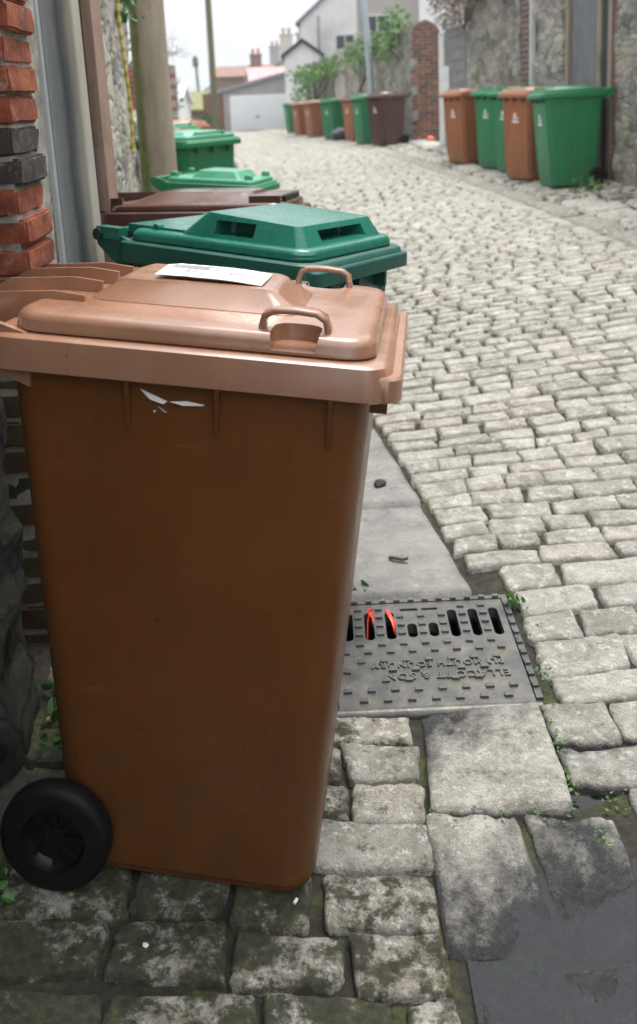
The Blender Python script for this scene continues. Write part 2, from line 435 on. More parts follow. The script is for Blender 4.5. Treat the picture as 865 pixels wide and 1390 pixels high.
# slabs of the gutter, both sides of the drain
slab = Setts()
slab.add(.184, .472, 1.622, 1.952, 3, .41, tone=.8, hue=.05, h=.032, rough=1.6, dz=.006, rnd=.15)
slab.add(.186, .368, 1.30, 1.616, 3, .2, tone=.7, hue=.05, h=.03, rough=1.6, rnd=.12)
slab.add(.371, .552, 1.302, 1.614, 3, .15, tone=.7, hue=.05, h=.03, rough=1.6, rnd=.12)
slab.add(.185, .36, .95, 1.296, 3, .1, tone=.75, hue=.05, h=.03, rough=2.2, rnd=.12)
slab.add(.363, .552, .95, 1.298, 3, .1, tone=.8, hue=.05, h=.03, rough=2.2, rnd=.12)
struct(slab.build('gutter', SETT), 'broad worn stone slabs between the drain and the puddle')
slab = Setts(); s = 2.455
def m_gutter():
    k = NT('damp_gutter_stone'); p = k.pos()
    col = k.ramp(k.noise(p, 7, 7, .72), [(.3, (.10, .098, .09)), (.52, (.20, .192, .175)), (.75, (.32, .30, .265))])
    col = k.mix(col, (.42, .40, .35), k.ramp(k.noise(p, 26, 5, .75), [(.58, 0.), (.70, .45)]))
    col = k.mix(col, (.06, .058, .05), k.ramp(k.noise(p, 48, 5, .8), [(.34, .6), (.44, 0.)]))
    k.P(Base_Color=col, Roughness=k.ramp(k.noise(p, 7, 7, .72), [(.3, .38), (.6, .7)]), Normal=k.bump(k.noise(p, 50, 6, .7), .5, .008)); return k.m
for k in range(16):
    L = (.58, .75, .8)[k] if k < 3 else R.uniform(.6, .9)
    g0 = xg(s+L/2); sk = (xg(s+L)-xg(s))/L
    slab.add(g0-.44, g0+.003, s+.002, s+L-.002, 3 if k < 3 else 1, .22 if k else .45, tone=(-.02 if k else .22), hue=.15, h=.03, rough=.45, skew=sk, rnd=.06)
    s += L
struct(slab.build('gutter', m_gutter()), 'smooth damp stone slabs lining the left gutter behind the drain')
kerb = Setts(); s = 4.6
while s < 44:
    L = R.uniform(.7, 1.1); sk = (xk(s+L)-xk(s))/L; m = xk(s+L/2)
    u = m+.15-xg(s+L/2); yc = -shear(s)*u
    kerb.add(m+.01, m+.27, s+yc, s+L+yc-.012, 1, .32, tone=.22, hue=.45, h=.045, rough=.6, skew=sk)
    s += L
struct(kerb.build('kerb', SETT), 'long brownish kerb slabs along the right of the lane')
pav = Setts(); s = 4.4
while s < 42:
    p = R.uniform(.3, .45); u = .5*(xk(s)+xrw(s))-xg(s)
    row_fill(pav, s-shear(s)*u, s+p-shear(s)*u, xk(s)+.272, xrw(s)+.15, .35, .6, 1 if s < 12 else 0, lambda x, y: clamp(.52+.3*nz(x, y, 3)), tone=.85, dz=.012, rough=.5, rnd=.1)
    s += p
struct(pav.build('pavement', SETT), 'mossy stone verge under the right-hand bins')

# ---- puddle
def build_puddle():
    k = NT('puddle_water'); k.P(Base_Color=(.30, .36, .50), Roughness=.012, IOR=1.45); k.b.inputs['Transmission Weight'].default_value = 1.  # blue base tint paints extra sky sheen into the water
    p = k.pos(); k.P(Normal=k.bump(k.noise(p, 9, 2), .05, .004))
    bm = bmesh.new(); ZW = -.0140
    g = {}
    for i in range(40):
        for j in range(34): g[i, j] = bm.verts.new((.205+.03*i, .75+.028*j, ZW))
    for i in range(39):
        for j in range(33): bm.faces.new((g[i, j], g[i+1, j], g[i+1, j+1], g[i, j+1]))
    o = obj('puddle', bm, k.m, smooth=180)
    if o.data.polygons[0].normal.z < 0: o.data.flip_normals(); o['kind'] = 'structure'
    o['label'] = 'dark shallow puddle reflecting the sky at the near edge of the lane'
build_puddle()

# ------------------------------------------------------------------ drain cover
def build_drain():
    k = NT('cast_iron'); p = k.obj()
    col = k.ramp(k.noise(p, 16, 5, .7), [(.3, (.06, .057, .055)), (.6, (.12, .115, .107)), (.8, (.21, .197, .17))])
    col = k.mix(col, (.15, .15, .06), k.ramp(k.noise(p, 4, 4, .6), [(.5, 0.), (.68, .55)]))
    blot = k.ramp(k.noise(p, 5.0, 3, .5), [(.5, 0.), (.62, .7)])
    col = k.mix(col, (.045, .047, .055), blot)
    k.P(Base_Color=col, Metallic=.25, Roughness=k.ramp(k.noise(p, 12, 4), [(.3, .26), (.7, .55)]), Normal=k.bump(k.noise(p, 120, 4), .35, .003))
    iron = k.m
    root = empty('drain_cover', (.245, 2.20, -.004), (rad(.3), rad(-.8), rad(-.5)))
    tag(root, 'cast iron gully grate with slots and raised lettering set between the gutter slabs', 'drain cover')
    W, D = .25, .235
    bm = bmesh.new(); box(bm, -W+.017, W-.017, -D+.0, D-.017, -.03, .0)
    plate = obj('grate', bm, iron, root, bevel=.004)
    cut = []
    for i in range(8):
        x = (i-3.5)*.0575
        y0, y1 = (.045, .175) if i not in (3, 4) else (.05, .115)
        b = bmesh.new(); loft(b, [rr(x-.013, x+.013, y0, y1, .0128, -.1), rr(x-.013, x+.013, y0, y1, .0128, .1)])
        cut.append(obj('cut', b, None, root))
    for x0, x1 in ((-.055, -.005), (.005, .05)):
        b = bmesh.new(); loft(b, [rr(x0, x1, .178, .190, .005, -.008), rr(x0, x1, .178, .190, .005, .1)]); cut.append(obj('cut', b, None, root))
    boolean(plate, cut)
    plate.data.shade_smooth(); plate.data.set_sharp_from_angle(angle=rad(35))
    # front roll of the casting
    bm = bmesh.new(); tube(bm, [(-W+.004, -D-.006, -.013), (W-.004, -D-.006, -.013)], .0155, 16)
    obj('front_lip', bm, iron, root, smooth=60)
    bm = bmesh.new()
    for x0, x1, y0, y1 in ((-W-.002, -W+.014, -D+.012, D+.002), (W-.014, W+.002, -D+.012, D+.002), (-W+.0145, W-.0145, D-.014, D+.002)):
        box(bm, x0, x1, y0, y1, -.07, .002)
    for i in range(12):
        x = -W+.03+i*(2*W-.06)/11; box(bm, x-.008, x+.008, D-.013, D-.001, .001, .008)
    for i in range(9):
        y = -D+.05+i*.045
        box(bm, W-.0135, W+.0005, y, y+.016, .001, .008); box(bm, -W-.0005, -W+.0135, y, y+.016, .001, .008)
    obj('frame', bm, iron, root, bevel=.0015)
    bm = bmesh.new(); box(bm, -.0095, .0095, -.0065, .0065, -.004, .0065)
    first = obj('stud', bm, iron, root, bevel=.0025); used = []
    def stud(x, y):
        o = first if not used else first.copy()
        if used: COL.objects.link(o); o.parent = root
        used.append(1); o.location = (x, y, R.uniform(-.0015, .0005)); o.rotation_euler = (0, 0, R.uniform(-.08, .08))
    for j, y in enumerate((-.208, -.170, -.132, -.092, -.052, -.012, .022)):
        for i in range(9):
            x = (i-4)*.0575+(.0 if j % 2 == 0 else .02)
            if abs(x) > .225: continue
            if j in (2, 3) and i % 3 == 1: continue
            stud(x, y)
    for y in (.07, .11, .15, .19):
        for i in range(9):
            x = (i-4)*.0575
            if abs(x) > .22 or (abs(x) < .06 and y > .12 and y < .2 and i in (3, 4, 5) and y > .16): continue
            stud(x, y)
    # raised lettering, reads from the far side
    def text(t, size, x, y):
        cu = bpy.data.curves.new('t', 'FONT'); cu.body = t; cu.size = size; cu.align_x = 'CENTER'; cu.extrude = .0017; cu.bevel_depth = .0006; cu.space_character = 1.12
        to = bpy.data.objects.new('t', cu); COL.objects.link(to); d = bpy.context.evaluated_depsgraph_get(); d.update()
        me = bpy.data.meshes.new_from_object(to.evaluated_get(d)); bpy.data.objects.remove(to)
        o = link('lettering', me, iron, root); o.rotation_euler = (0, 0, math.pi); o.location = (x, y, .0022)
        return o
    text('ELLACOTT & SON', .035, .04, -.108)
    text('PLYMOUTH FOUNDRY', .030, .02, -.062)
    bm = bmesh.new()                                              # gully pit walls
    x0, x1, y0, y1 = -W+.006, W-.006, -D+.004, D-.004; z0, z1 = -.45, -.028
    v = [bm.verts.new(p) for p in ((x0, y0, z1), (x1, y0, z1), (x1, y1, z1), (x0, y1, z1), (x0, y0, z0), (x1, y0, z0), (x1, y1, z0), (x0, y1, z0))]
    for f in ((0, 1, 5, 4), (1, 2, 6, 5), (2, 3, 7, 6), (3, 0, 4, 7), (4, 5, 6, 7)): bm.faces.new([v[i] for i in f])
    obj('pit', bm, m_plain('wet_pit', (.012, .011, .01), .5, .3, 9, 0), root)
build_drain()

# ------------------------------------------------------------------ wheelie bins
def strap(bm, pts, w, h): tube(bm, pts, .01, 12, True, (w, h))
def wheel_parts(root, x, y, side, r=.1, spokes=True):
    bm = bmesh.new()
    w = .042
    prof = [(r*.60, -w*.5), (r*.86, -w*.52), (r*.955, -w*.44), (r*.995, -w*.25), (r, 0), (r*.995, w*.25), (r*.955, w*.44), (r*.86, w*.52), (r*.60, w*.5)]
    loops = []
    for rr_, h in prof: loops.append([Vector((rr_*math.cos(2*math.pi*k/36), h, rr_*math.sin(2*math.pi*k/36))) for k in range(36)])
    loft(bm, loops+[loops[0]], False, False)
    bmesh.ops.remove_doubles(bm, verts=bm.verts, dist=1e-5)
    t = obj('wheel', bm, BLACK, root, smooth=50); t.location = (x, y, r+.002)
    bm = bmesh.new(); sg = side
    lathe(bm, [(r*.61, -w*.30), (r*.62, w*.50*1), (r*.585, w*.5), (r*.55, w*.15), (r*.50, w*.02), (r*.2, -w*.02), (r*.17, w*.25), (.0001, w*.27)], (0, 0, 0), 36)
    if spokes:
        for k in range(8):
            M = Matrix.Rotation(k*math.pi/4, 4, 'Y'); box(bm, r*.16, r*.57, -w*.05, w*.2, -.0035, .0035, M)
    for v in bm.verts: v.co.y *= sg
    obj('hub', bm, HUBB, t, smooth=40)
    return t
def make_bin(kind, body, lidm, emblem=False, near=False, rimf=.36, hinge=None):
    root = empty('wheelie_bin', (0, 0, 0))
    if kind == 'hero': rimf, xbf, xtf, xbb, xtb, hb, ht, hr = .302, .226, .264, -.228, -.338, .229, .264, .286
    else: xbf, xtf, xbb, xtb, hb, ht, hr = rimf-.11, rimf-.045, -.24, -.30, .235, .262, .288
    xr = -.375 if kind == 'hero' else -.345
    hinge = hinge or lidm
    n = 7 if near else 4
    # --- body
    bm = bmesh.new(); loops = []
    def sect(z, ins=0., r=.06):
        t = z/.935
        return rr(lerp(xbb, xtb, t)+ins, lerp(xbf, xtf, t)-ins, -lerp(hb, ht, t)+ins, lerp(hb, ht, t)-ins, r, z, n)
    loops += [sect(.004, .03), sect(.004, .012), sect(.012, .004), sect(.022, .003), sect(.026, 0.)]
    for z in (.1, .3, .5, .7, .86, .93): loops.append(sect(z, 0., .06-.01*z))
    loft(bm, loops, True, True)
    # gussets under the rim
    gs = [(-.125, -1), (.022, -1), (.203, -1), (-.125, 1), (.022, 1), (.203, 1)]
    for gx, sd in gs:
        ztop, zb = .932, .848
        yb = sd*lerp(hb, ht, .9)
        w = .0035 if kind == 'hero' else .006
        pr = [(yb-sd*.02, ztop), (sd*(hr-.002), ztop), (sd*(hr-.004), ztop-.014), (yb+sd*.010, zb+.03), (yb+sd*.006, zb), (yb-sd*.02, zb)]
        a = [bm.verts.new((gx-w, y, z)) for y, z in pr]; b = [bm.verts.new((gx+w, y, z)) for y, z in pr]
        m_ = len(pr); bm.faces.new(a); bm.faces.new(b[::-1])
        for i in range(m_): bm.faces.new((a[i], a[(i+1) % m_], b[(i+1) % m_], b[i]))
    xf = lerp(xbf, xtf, .9)
    for gy in (-.16, .0, .16):
        box(bm, xf-.01, rimf-.012, gy-.006, gy+.006, .88, .932)
    # raised corner stiles of the front face
    for sd in ((-1, 1) if kind != 'hero' else ()):
        pts = [(lerp(xbf, xtf, t)-.0155, sd*(lerp(hb, ht, t)-.045), .935*t) for t in (.12, .5, .96)]
        strap(bm, pts, .02, .02)
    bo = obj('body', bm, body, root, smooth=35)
    # --- rim of the body
    bm = bmesh.new(); r0 = .05
    L = [rr(xtb+.01, xtf-.005, -ht+.005, ht-.005, r0, .925, n), rr(xr+.006, rimf-.006, -hr+.006, hr-.006, r0, .927, n), rr(xr, rimf, -hr, hr, r0, .931, n),
         rr(xr+.001, rimf-.001, -hr+.001, hr-.001, r0, .960, n), rr(xr+.004, rimf-.012, -hr+.004, hr-.004, r0-.004, .982, n), rr(xr+.012, rimf-.022, -hr+.012, hr-.012, r0-.01, .987, n)]
    loft(bm, L)
    loft(bm, [rr(rimf-.12, rimf+.006, -hr+.012, hr-.012, .03, .929, n), rr(rimf-.12, rimf+.011, -hr+.010, hr-.010, .03, .932, n), rr(rimf-.12, rimf+.010, -hr+.010, hr-.010, .03, .966, n), rr(rimf-.12, rimf+.006, -hr+.013, hr-.013, .028, .970, n)])
    obj('rim', bm, lidm if kind == 'hero' else body, root, smooth=40)
    # --- lid
    bm = bmesh.new()
    px0, px1, py = (xr+(.04 if kind == 'hero' else .03), rimf-.034, hr-.024)
    cr = .055
    def crown(x, y): return 0.008*(1-(x/.36)**2)+.004*(1-(y/.29)**2)
    def lidloops(base, th, edge=.018):
        return [rr(px0+.004, px1-.004, -py+.004, py-.004, cr, base, n), rr(px0, px1, -py, py, cr, base+.003, n), rr(px0, px1, -py, py, cr, base+.008, n),
                rr(px0+.001, px1-.001, -py+.001, py-.001, cr, base+.010, n), rr(px0+.001, px1-.001, -py+.001, py-.001, cr, base+th*.55, n), rr(px0+.005, px1-.005, -py+.005, py-.005, cr, base+th*.8, n),
                rr(px0+.012, px1-.012, -py+.012, py-.012, cr-.008, base+th*.95, n), rr(px0+.022, px1-.022, -py+.022, py-.022, cr-.016, lambda x, y: base+th, n)]
    def dome(x0, x1, y0, y1, zb, zt, ix0, ix1, iy, r=.03, cx=None):
        zt_ = zt if callable(zt) else (lambda x, y: zt)
        loft(bm, [rr(x0, x1, y0, y1, r, zb-.006, n), rr(x0, x1, y0, y1, r, zb+.001, n), rr(x0+ix0*.9, x1-ix1*.9, y0+iy*.9, y1-iy*.9, r*.75, lambda x, y: zt_(x, y)-.006, n),
                  rr(x0+ix0, x1-ix1, y0+iy, y1-iy, r*.7, lambda x, y: zt_(x, y)-.001, n), rr(x0+ix0+.010, x1-ix1-.010, y0+iy+.010, y1-iy-.010, r*.6, zt_, n)])
    cutters = []
    def cutter(x0, x1, y0, y1, z0, z1, r=.02, slope=0.):
        b = bmesh.new(); loft(b, [rr(x0+slope, x1-slope, y0, y1, r, z0, n), rr(x0, x1, y0, y1, r, z1, n)]); cutters.append(obj('cut', b))
    hz = 1.0
    if kind == 'hero':
        th = .034; loft(bm, lidloops(.988, th))
        top = .988+th
        cutter(.088, .185, -py-.02, -.175, .995, 1.1, .03, .012)
        cutter(.088, .185, .175, py+.02, .995, 1.1, .03, .012)
        lid = obj('lid', bm, lidm, root, smooth=38); boolean(lid, cutters); cutters = []
        lid.data.shade_smooth(); lid.data.set_sharp_from_angle(angle=rad(38))
        bm = bmesh.new(); dome(-.25, .125, -.125, .125, top, lambda x, y: 1.066-.02*clamp((x+.05)/.2)**2*1.2-.03*clamp((-.13-x)/.12)**2, .035, .045, .035, .035)
        obj('raised_panel', bm, lidm, lid, smooth=38)
        for sd in (-1, 1):
            bm = bmesh.new(); y = sd*.225
            pts = [(.082, y-sd*.008, top-.016), (.080, y-sd*.006, top+.006), (.085, y, top+.022), (.10, y, top+.030), (.135, y, top+.032), (.168, y, top+.030), (.182, y, top+.022), (.187, y-sd*.006, top+.004), (.187, y-sd*.008, top-.016)]
            strap(bm, pts, .016, .0055)
            obj('handle', bm, lidm, lid, smooth=60)
        bm = bmesh.new()                                      # hinge ribs at the back
        for y, zz in ((-.145, 1.036), (-.055, 1.046), (.035, 1.050), (.125, 1.046)):
            pr = [(-.245, 1.005), (-.245, zz-.004), (-.30, zz), (-.36, zz-.006), (-.42, zz-.012), (-.455, zz-.035), (-.45, .975), (-.40, .96), (-.33, .985)]
            a = [bm.verts.new((x, y-.004, z)) for x, z in pr]; b = [bm.verts.new((x, y+.004, z)) for x, z in pr]
            m_ = len(pr); bm.faces.new(a); bm.faces.new(b[::-1])
            for i in range(m_): bm.faces.new((a[i], a[(i+1) % m_], b[(i+1) % m_], b[i]))
        for y0, y1 in ((-.141, -.059), (.039, .121)):
            box(bm, -.40, -.25, y0, y1, 1.0, 1.012)
        obj('hinge_ribs', bm, lidm, lid, smooth=30)
    elif kind == 'recess':
        # flat-topped lid with deep finger recesses
        loft(bm, lidloops(.988, .030))
        dome(-.14, px1-.03, -py+.03, py-.03, 1.014, lambda x, y: 1.083-.014*clamp((x-.05)/.2), .085, .035, .028, .03)
        box(bm, -.36, -.10, -.20, .20, 1.005, 1.024)
        lid = obj('lid', bm, lidm, root, smooth=35)
        cutter(-.01, .125, -py-.01, -py+.12, 1.026, 1.064, .025)
        cutter(px1-.13, px1+.05, -.125, .125, 1.024, 1.054, .012)
        cutter(-.01, .125, py-.12, py+.01, 1.026, 1.064, .025)
        boolean(lid, cutters); lid.data.shade_smooth(); lid.data.set_sharp_from_angle(angle=rad(30))
        for y in (-.2, .2):
            bm = bmesh.new(); lathe(bm, [(.001, -.012), (.012, -.012), (.012, .012), (.001, .012)], (-.24, y, 1.022), 12); obj('knob', bm, lidm, lid, smooth=40)
        bm = bmesh.new()
        bm.free()
        for sd in (-1, 1):
            bm = bmesh.new(); box(bm, -.42, -.33, sd*.255-.02, sd*.255+.02, .985, 1.018); obj('hinge_arm', bm, lidm, lid, bevel=.006)
    elif kind == 'dome':
        loft(bm, lidloops(.988, .026))
        dome(-.26, px1-.10, -py+.03, py-.03, 1.008, lambda x, y: 1.056-.018*(x/.3)**2-.10*y*y, .10, .04, .08, .06)
        box(bm, -.43, -.25, -.25, -.235, .955, 1.035); box(bm, -.43, -.25, .235, .25, .955, 1.035)
        box(bm, px1-.13, px1-.02, -.24, .24, 1.005, 1.036)
        lid = obj('lid', bm, lidm, root, smooth=35)
        bm = bmesh.new(); box(bm, px1-.07, px1-.012, -.17, .17, 1.0, 1.032); obj('handle', bm, BLACK, lid, bevel=.006)
    elif kind == 'knob':
        loft(bm, lidloops(.988, .026))
        dome(-.16, px1-.10, -py+.06, py-.06, 1.008, 1.058, .05, .05, .04, .04)
        lid = obj('lid', bm, lidm, root, smooth=35)
        for kx, ky in ((-.29, -.16), (-.29, .16), (px1-.05, -.2), (px1-.05, .2)):
            bm = bmesh.new(); loft(bm, [rr(kx-.03, kx+.03, ky-.025, ky+.025, .012, 1.008, 3), rr(kx-.026, kx+.026, ky-.02, ky+.02, .012, 1.042, 3), rr(kx-.018, kx+.018, ky-.014, ky+.014, .008, 1.046, 3)])
            obj('knob', bm, lidm, lid, smooth=40)
    else:
        loft(bm, lidloops(.988, .03))
        dome(-.2, px1-.08, -py+.05, py-.05, 1.012, 1.045, .05, .05, .04, .04)
        lid = obj('lid', bm, lidm, root, smooth=35)
        bm = bmesh.new(); strap(bm, [(px1-.06, -.15, 1.01), (px1-.02, -.14, 1.034), (px1-.02, .14, 1.034), (px1-.06, .15, 1.01)], .012, .01); obj('handle', bm, lidm, lid, smooth=60)
    # --- rear grab bar with brackets (part of the body)
    bm = bmesh.new()
    for sd in (-1, 1):
        pr = [(-.29, .90), (-.29, .985), (-.37, 1.008), (-.415, 1.012), (-.43, .995), (-.42, .965), (-.36, .925)]
        y0, y1 = sd*.262-.006, sd*.262+.006
        a = [bm.verts.new((x, y0, z)) for x, z in pr]; b = [bm.verts.new((x, y1, z)) for x, z in pr]; m_ = len(pr)
        bm.faces.new(a); bm.faces.new(b[::-1])
        for i in range(m_): bm.faces.new((a[i], a[(i+1) % m_], b[(i+1) % m_], b[i]))
    tube(bm, [(-.412, -.275, .993), (-.412, .275, .993)], .014, 12)
    obj('grab_bar', bm, body if kind != 'hero' else lidm, root, smooth=40)
    if kind == 'recess':
        bm = bmesh.new(); lathe(bm, [(.001, -.006), (.017, -.006), (.017, .006), (.001, .008)], (-.41, -.278, .996), 16); obj('hinge_pin', bm, DARKBLUE, root, smooth=40)
    # --- wheels
    wx = -.228
    for sd in (-1, 1): wheel_parts(root, wx, sd*.272, sd)
    bm = bmesh.new(); tube(bm, [(wx, -.262, .102), (wx, .262, .102)], .011, 10); obj('axle', bm, BLACK, root)
    # --- council mark: a small white ship over a line of lettering (too small to read)
    if emblem:
        bm = bmesh.new()
        def P(y, z, d=.0035):
            t = z/.935; return Vector((lerp(xbf, xtf, t)+d, y, z))
        def poly(l): 
            a = [bm.verts.new(P(y, z)) for y, z in l]; b = [bm.verts.new(P(y, z, -.004)) for y, z in l]
            bm.faces.new(a); m_ = len(l)
            for i in range(m_): bm.faces.new((a[i], b[i], b[(i+1) % m_], a[(i+1) % m_]))
        poly([(-.012, .765), (.002, .76), (.022, .715), (-.012, .715)]); poly([(-.020, .755), (-.02, .715), (-.04, .715)])
        poly([(-.07, .705), (-.045, .688), (.05, .688), (.075, .712), (.03, .70)])
        for k in range(8): poly([(-.075+k*.019, .645+.006*(k % 3)), (-.075+k*.019, .67), (-.062+k*.019, .672-.004*(k % 2)), (-.062+k*.019, .645)])
        obj('emblem', bm, WHITE, root).scale = (1, .8, 1)
    return root

def recolour_copy(src, **kw): return copy_tree(src)
GRP = 'wheelie bins along the lane'
def put(b, x, y, yaw, label, z=None, pit=None, rol=None):
    pit = R.uniform(-1.6, 1.2) if pit is None else pit; rol = R.uniform(-1.3, 1.3) if rol is None else rol
    b.location = (x, y, G(x, y)+.002 if z is None else z); b.rotation_euler = (rad(rol), rad(pit), rad(yaw)); tag(b, label, 'wheelie bin', GRP)
    return b

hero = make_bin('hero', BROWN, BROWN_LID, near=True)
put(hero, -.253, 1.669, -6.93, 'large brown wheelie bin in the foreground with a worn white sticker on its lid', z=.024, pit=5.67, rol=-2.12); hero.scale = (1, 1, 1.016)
hlid = [c for c in hero.children if c.name.startswith('lid')][0]
def hero_details():
    def flat(name, polys, f, mat, parent, th=.0012):
        bm = bmesh.new()
        for l in polys:
            a = [bm.verts.new(f(p, th)) for p in l]; b = [bm.verts.new(f(p, 0)) for p in l]; m_ = len(l)
            bm.faces.new(a); bm.faces.new(b[::-1])
            for i in range(m_): bm.faces.new((a[i], b[i], b[(i+1) % m_], a[(i+1) % m_]))
        return obj(name, bm, mat, parent)
    top = lambda p, d: Vector((p[0], p[1], 1.0664-.024*clamp((p[0]+.05)/.2)**2-.03*clamp((-.13-p[0])/.12)**2+d))
    xs = [-.150+.02*i for i in range(11)]
    polys = [[(xs[i], -.078+(.004 if i in (0, 3) else 0)), (xs[i+1], -.078+(.004 if i+1 in (3, 10) else 0)), (xs[i+1], .055), (xs[i], .058)] for i in range(10)]
    polys[0][0] = (-.142, -.082); polys[0][3] = (-.15, .04)
    st = flat('sticker', polys, top, PAPER, hlid)
    marks = []
    for x, y, w, h in ((-.10, -.02, .006, .022), (-.088, -.02, .006, .022), (-.11, -.032, .03, .004), (-.02, -.02, .006, .024), (-.008, -.02, .006, .024), (.002, -.02, .004, .024), (-.022, -.006, .028, .004), (-.022, -.034, .028, .004)):
        marks.append([(x, y), (x+w, y), (x+w, y+h), (x, y+h)])
    marks2 = [[(-.135+.0*j, .04-.0085*j), (-.055-.006*(j % 3), .04-.0085*j), (-.055-.006*(j % 3), .0375-.0085*j), (-.135, .0375-.0085*j)] for j in range(5)]
    for mk_ in (marks[:3], marks[3:], marks2): flat('print', mk_, lambda p, d: top(p, d+.0014), INK, st, .0006)
    # embossed corner mark of the dome
    # torn remains of a label below the rim, curling away from the side
    def side(p, d):
        z = p[1]; t = z/.935; return Vector((p[0], -lerp(.229, .264, t)-.001-d-(p[2] if len(p) > 2 else 0), z))
    flat('torn_label', [[(-.107, .914), (-.075, .902), (-.061, .897), (-.067, .893, .004), (-.09, .899, .003)], [(-.056, .899, .006), (-.03, .9005), (.0, .897), (-.004, .8945), (-.035, .894, .005)],
                        [(-.078, .888), (-.06, .880, .003), (-.066, .878)], [(-.085, .879), (-.08, .881), (-.081, .876)]], side, PAPER, hero, .001)
hero_details()

g2 = make_bin('recess', TEAL_D, TEAL, near=True, rimf=.36)
put(g2, -.232, 2.60, -31.5, 'teal green wheelie bin with finger recesses in its lid behind the foreground bin', z=.035, pit=3.2, rol=-3.2); g2.scale = (.925, .94, 1)
b3 = make_bin('dome', CHOC, CHOC_LID, near=True)
put(b3, -.415, 3.40, -7, 'dark chocolate brown wheelie bin with a smooth domed lid behind the teal one', z=.045, pit=.7, rol=-3.4)
g4 = make_bin('knob', GREEN, GREEN_L, near=True)
put(g4, -.60, 5.4, -14, 'pale green lidded wheelie bin with knobs on its lid, beside the concrete pole', z=.075, pit=3.5, rol=-1); g4.scale = (.80, .82, .9)
g5 = make_bin('flat', GREEN, GREEN_L)
put(g5, -1.02, 7.65, -45, 'green wheelie bin turned to show its body beyond the concrete pole', z=.137)
b6 = make_bin('flat', CHOC, TERRA_LID)
put(b6, -1.50, 8.75, -20, 'dark bodied wheelie bin with a pinkish brown lid just behind the turned green one')
g7 = copy_tree(g5)
put(g7, -1.62, 10.2, -25, 'mostly hidden green wheelie bin behind the pinkish lid on the left')
b8 = make_bin('flat', TERRA, TERRA_LID, emblem=True)
put(b8, -1.72, 11.7, -20, 'farthest brown bin on the left, only its pinkish lid showing')
# right-hand bins (front of a bin is its local +X)
r1 = make_bin('flat', GREEN, GREEN, emblem=True)
put(r1, 2.72, 10.0, 183.5, 'nearest green wheelie bin on the right, seen side-on with a black wheel')
r2 = copy_tree(b8)
put(r2, 2.56, 10.85, 204, 'terracotta wheelie bin with a white emblem close beside the nearest green one on the right')
r3 = copy_tree(r1)
put(r3, 2.60, 11.65, 200, 'green wheelie bin squeezed in behind the terracotta one on the right')
r4 = copy_tree(r1)
put(r4, 2.50, 12.35, 203, 'green wheelie bin next to the leftmost terracotta bin of the right-hand cluster')
r5 = copy_tree(b8)
put(r5, 2.26, 13.5, 204, 'leftmost terracotta wheelie bin of the right-hand cluster, standing slightly apart')
f1 = make_bin('flat', CHOC, CHOC_LID, emblem=True)
put(f1, 1.50, 18.9, 212, 'dark brown wheelie bin by the brick-ended wall, with a white mark on its front')
f2 = copy_tree(r1); put(f2, 1.22, 20.1, 200, 'green wheelie bin touching the dark brown one by the brick-ended wall')
f3 = make_bin('flat', TERRA, CHOC_LID, emblem=True); put(f3, 1.08, 22.2, 205, 'orange brown wheelie bin with a dark lid in the far row on the right')
f4 = copy_tree(r1); put(f4, .62, 24.5, 215, 'green wheelie bin in the middle of the far row, between two brown ones')
f5 = copy_tree(b8); put(f5, .14, 27.4, 205, 'brown wheelie bin with white emblem, left of the middle green one in the far row')
f6 = copy_tree(b8); put(f6, -.26, 29.8, 205, 'second farthest wheelie bin on the right, brown, beside the farthest green one')
f7 = copy_tree(r1); put(f7, -.62, 33.2, 200, 'farthest green wheelie bin, last of the right-hand row by the white garage')

# ------------------------------------------------------------------ foliage helpers
def leaves(name, pts, size, mat, parent=None, flat=.6, n=1, jitter=1.):
    vs, fs, cs = [], [], []
    for p in pts:
        for _ in range(n):
            c = Vector(p)+Vector((R.gauss(0, 1), R.gauss(0, 1), R.gauss(0, 1)))*size*jitter*.6
            nr = Vector((R.gauss(0, 1), R.gauss(0, 1)-.3, R.gauss(0, 1)+flat)).normalized()
            a = nr.orthogonal().normalized(); a.rotate(Matrix.Rotation(R.uniform(0, 6.28), 3, nr)); b = nr.cross(a)
            l = size*R.uniform(.6, 1.3); w = l*R.uniform(.55, .8); i = len(vs); col = clamp(R.gauss(.5, .25))
            tip = [(-l*.5, 0, 0), (-l*.15, w*.5, .12*l), (l*.3, w*.35, .1*l), (l*.5, 0, 0), (l*.3, -w*.35, .1*l), (-l*.15, -w*.5, .12*l)]
            for x, y, z in tip: vs.append(c+a*x+b*y+nr*z); cs.append(col)
            fs += [(i, i+1, i+2, i+3), (i, i+3, i+4, i+5)]
    me = bpy.data.meshes.new(name); me.from_pydata(vs, [], fs); me.update()
    at = me.attributes.new('leaf', 'FLOAT', 'POINT'); at.data.foreach_set('value', cs)
    return link(name, me, mat, parent)
LEAF = m_leaf('ivy_leaf', (.05, .15, .03)); LEAF2 = m_leaf('bright_leaf', (.10, .21, .05)); LEAF_DARK = m_leaf('dark_leaf', (.022, .085, .02)); DEAD = m_leaf('dead_creeper', (.19, .14, .10), .4)
STEM = m_plain('stem_bark', (.10, .08, .06), .9)
def clump(c, r, n):
    out = []
    while len(out) < n:
        p = Vector((R.uniform(-1, 1), R.uniform(-1, 1), R.uniform(-1, 1)))
        if p.length < 1: out.append(Vector(c)+Vector((p.x*r[0], p.y*r[1], p.z*r[2])))
    return out
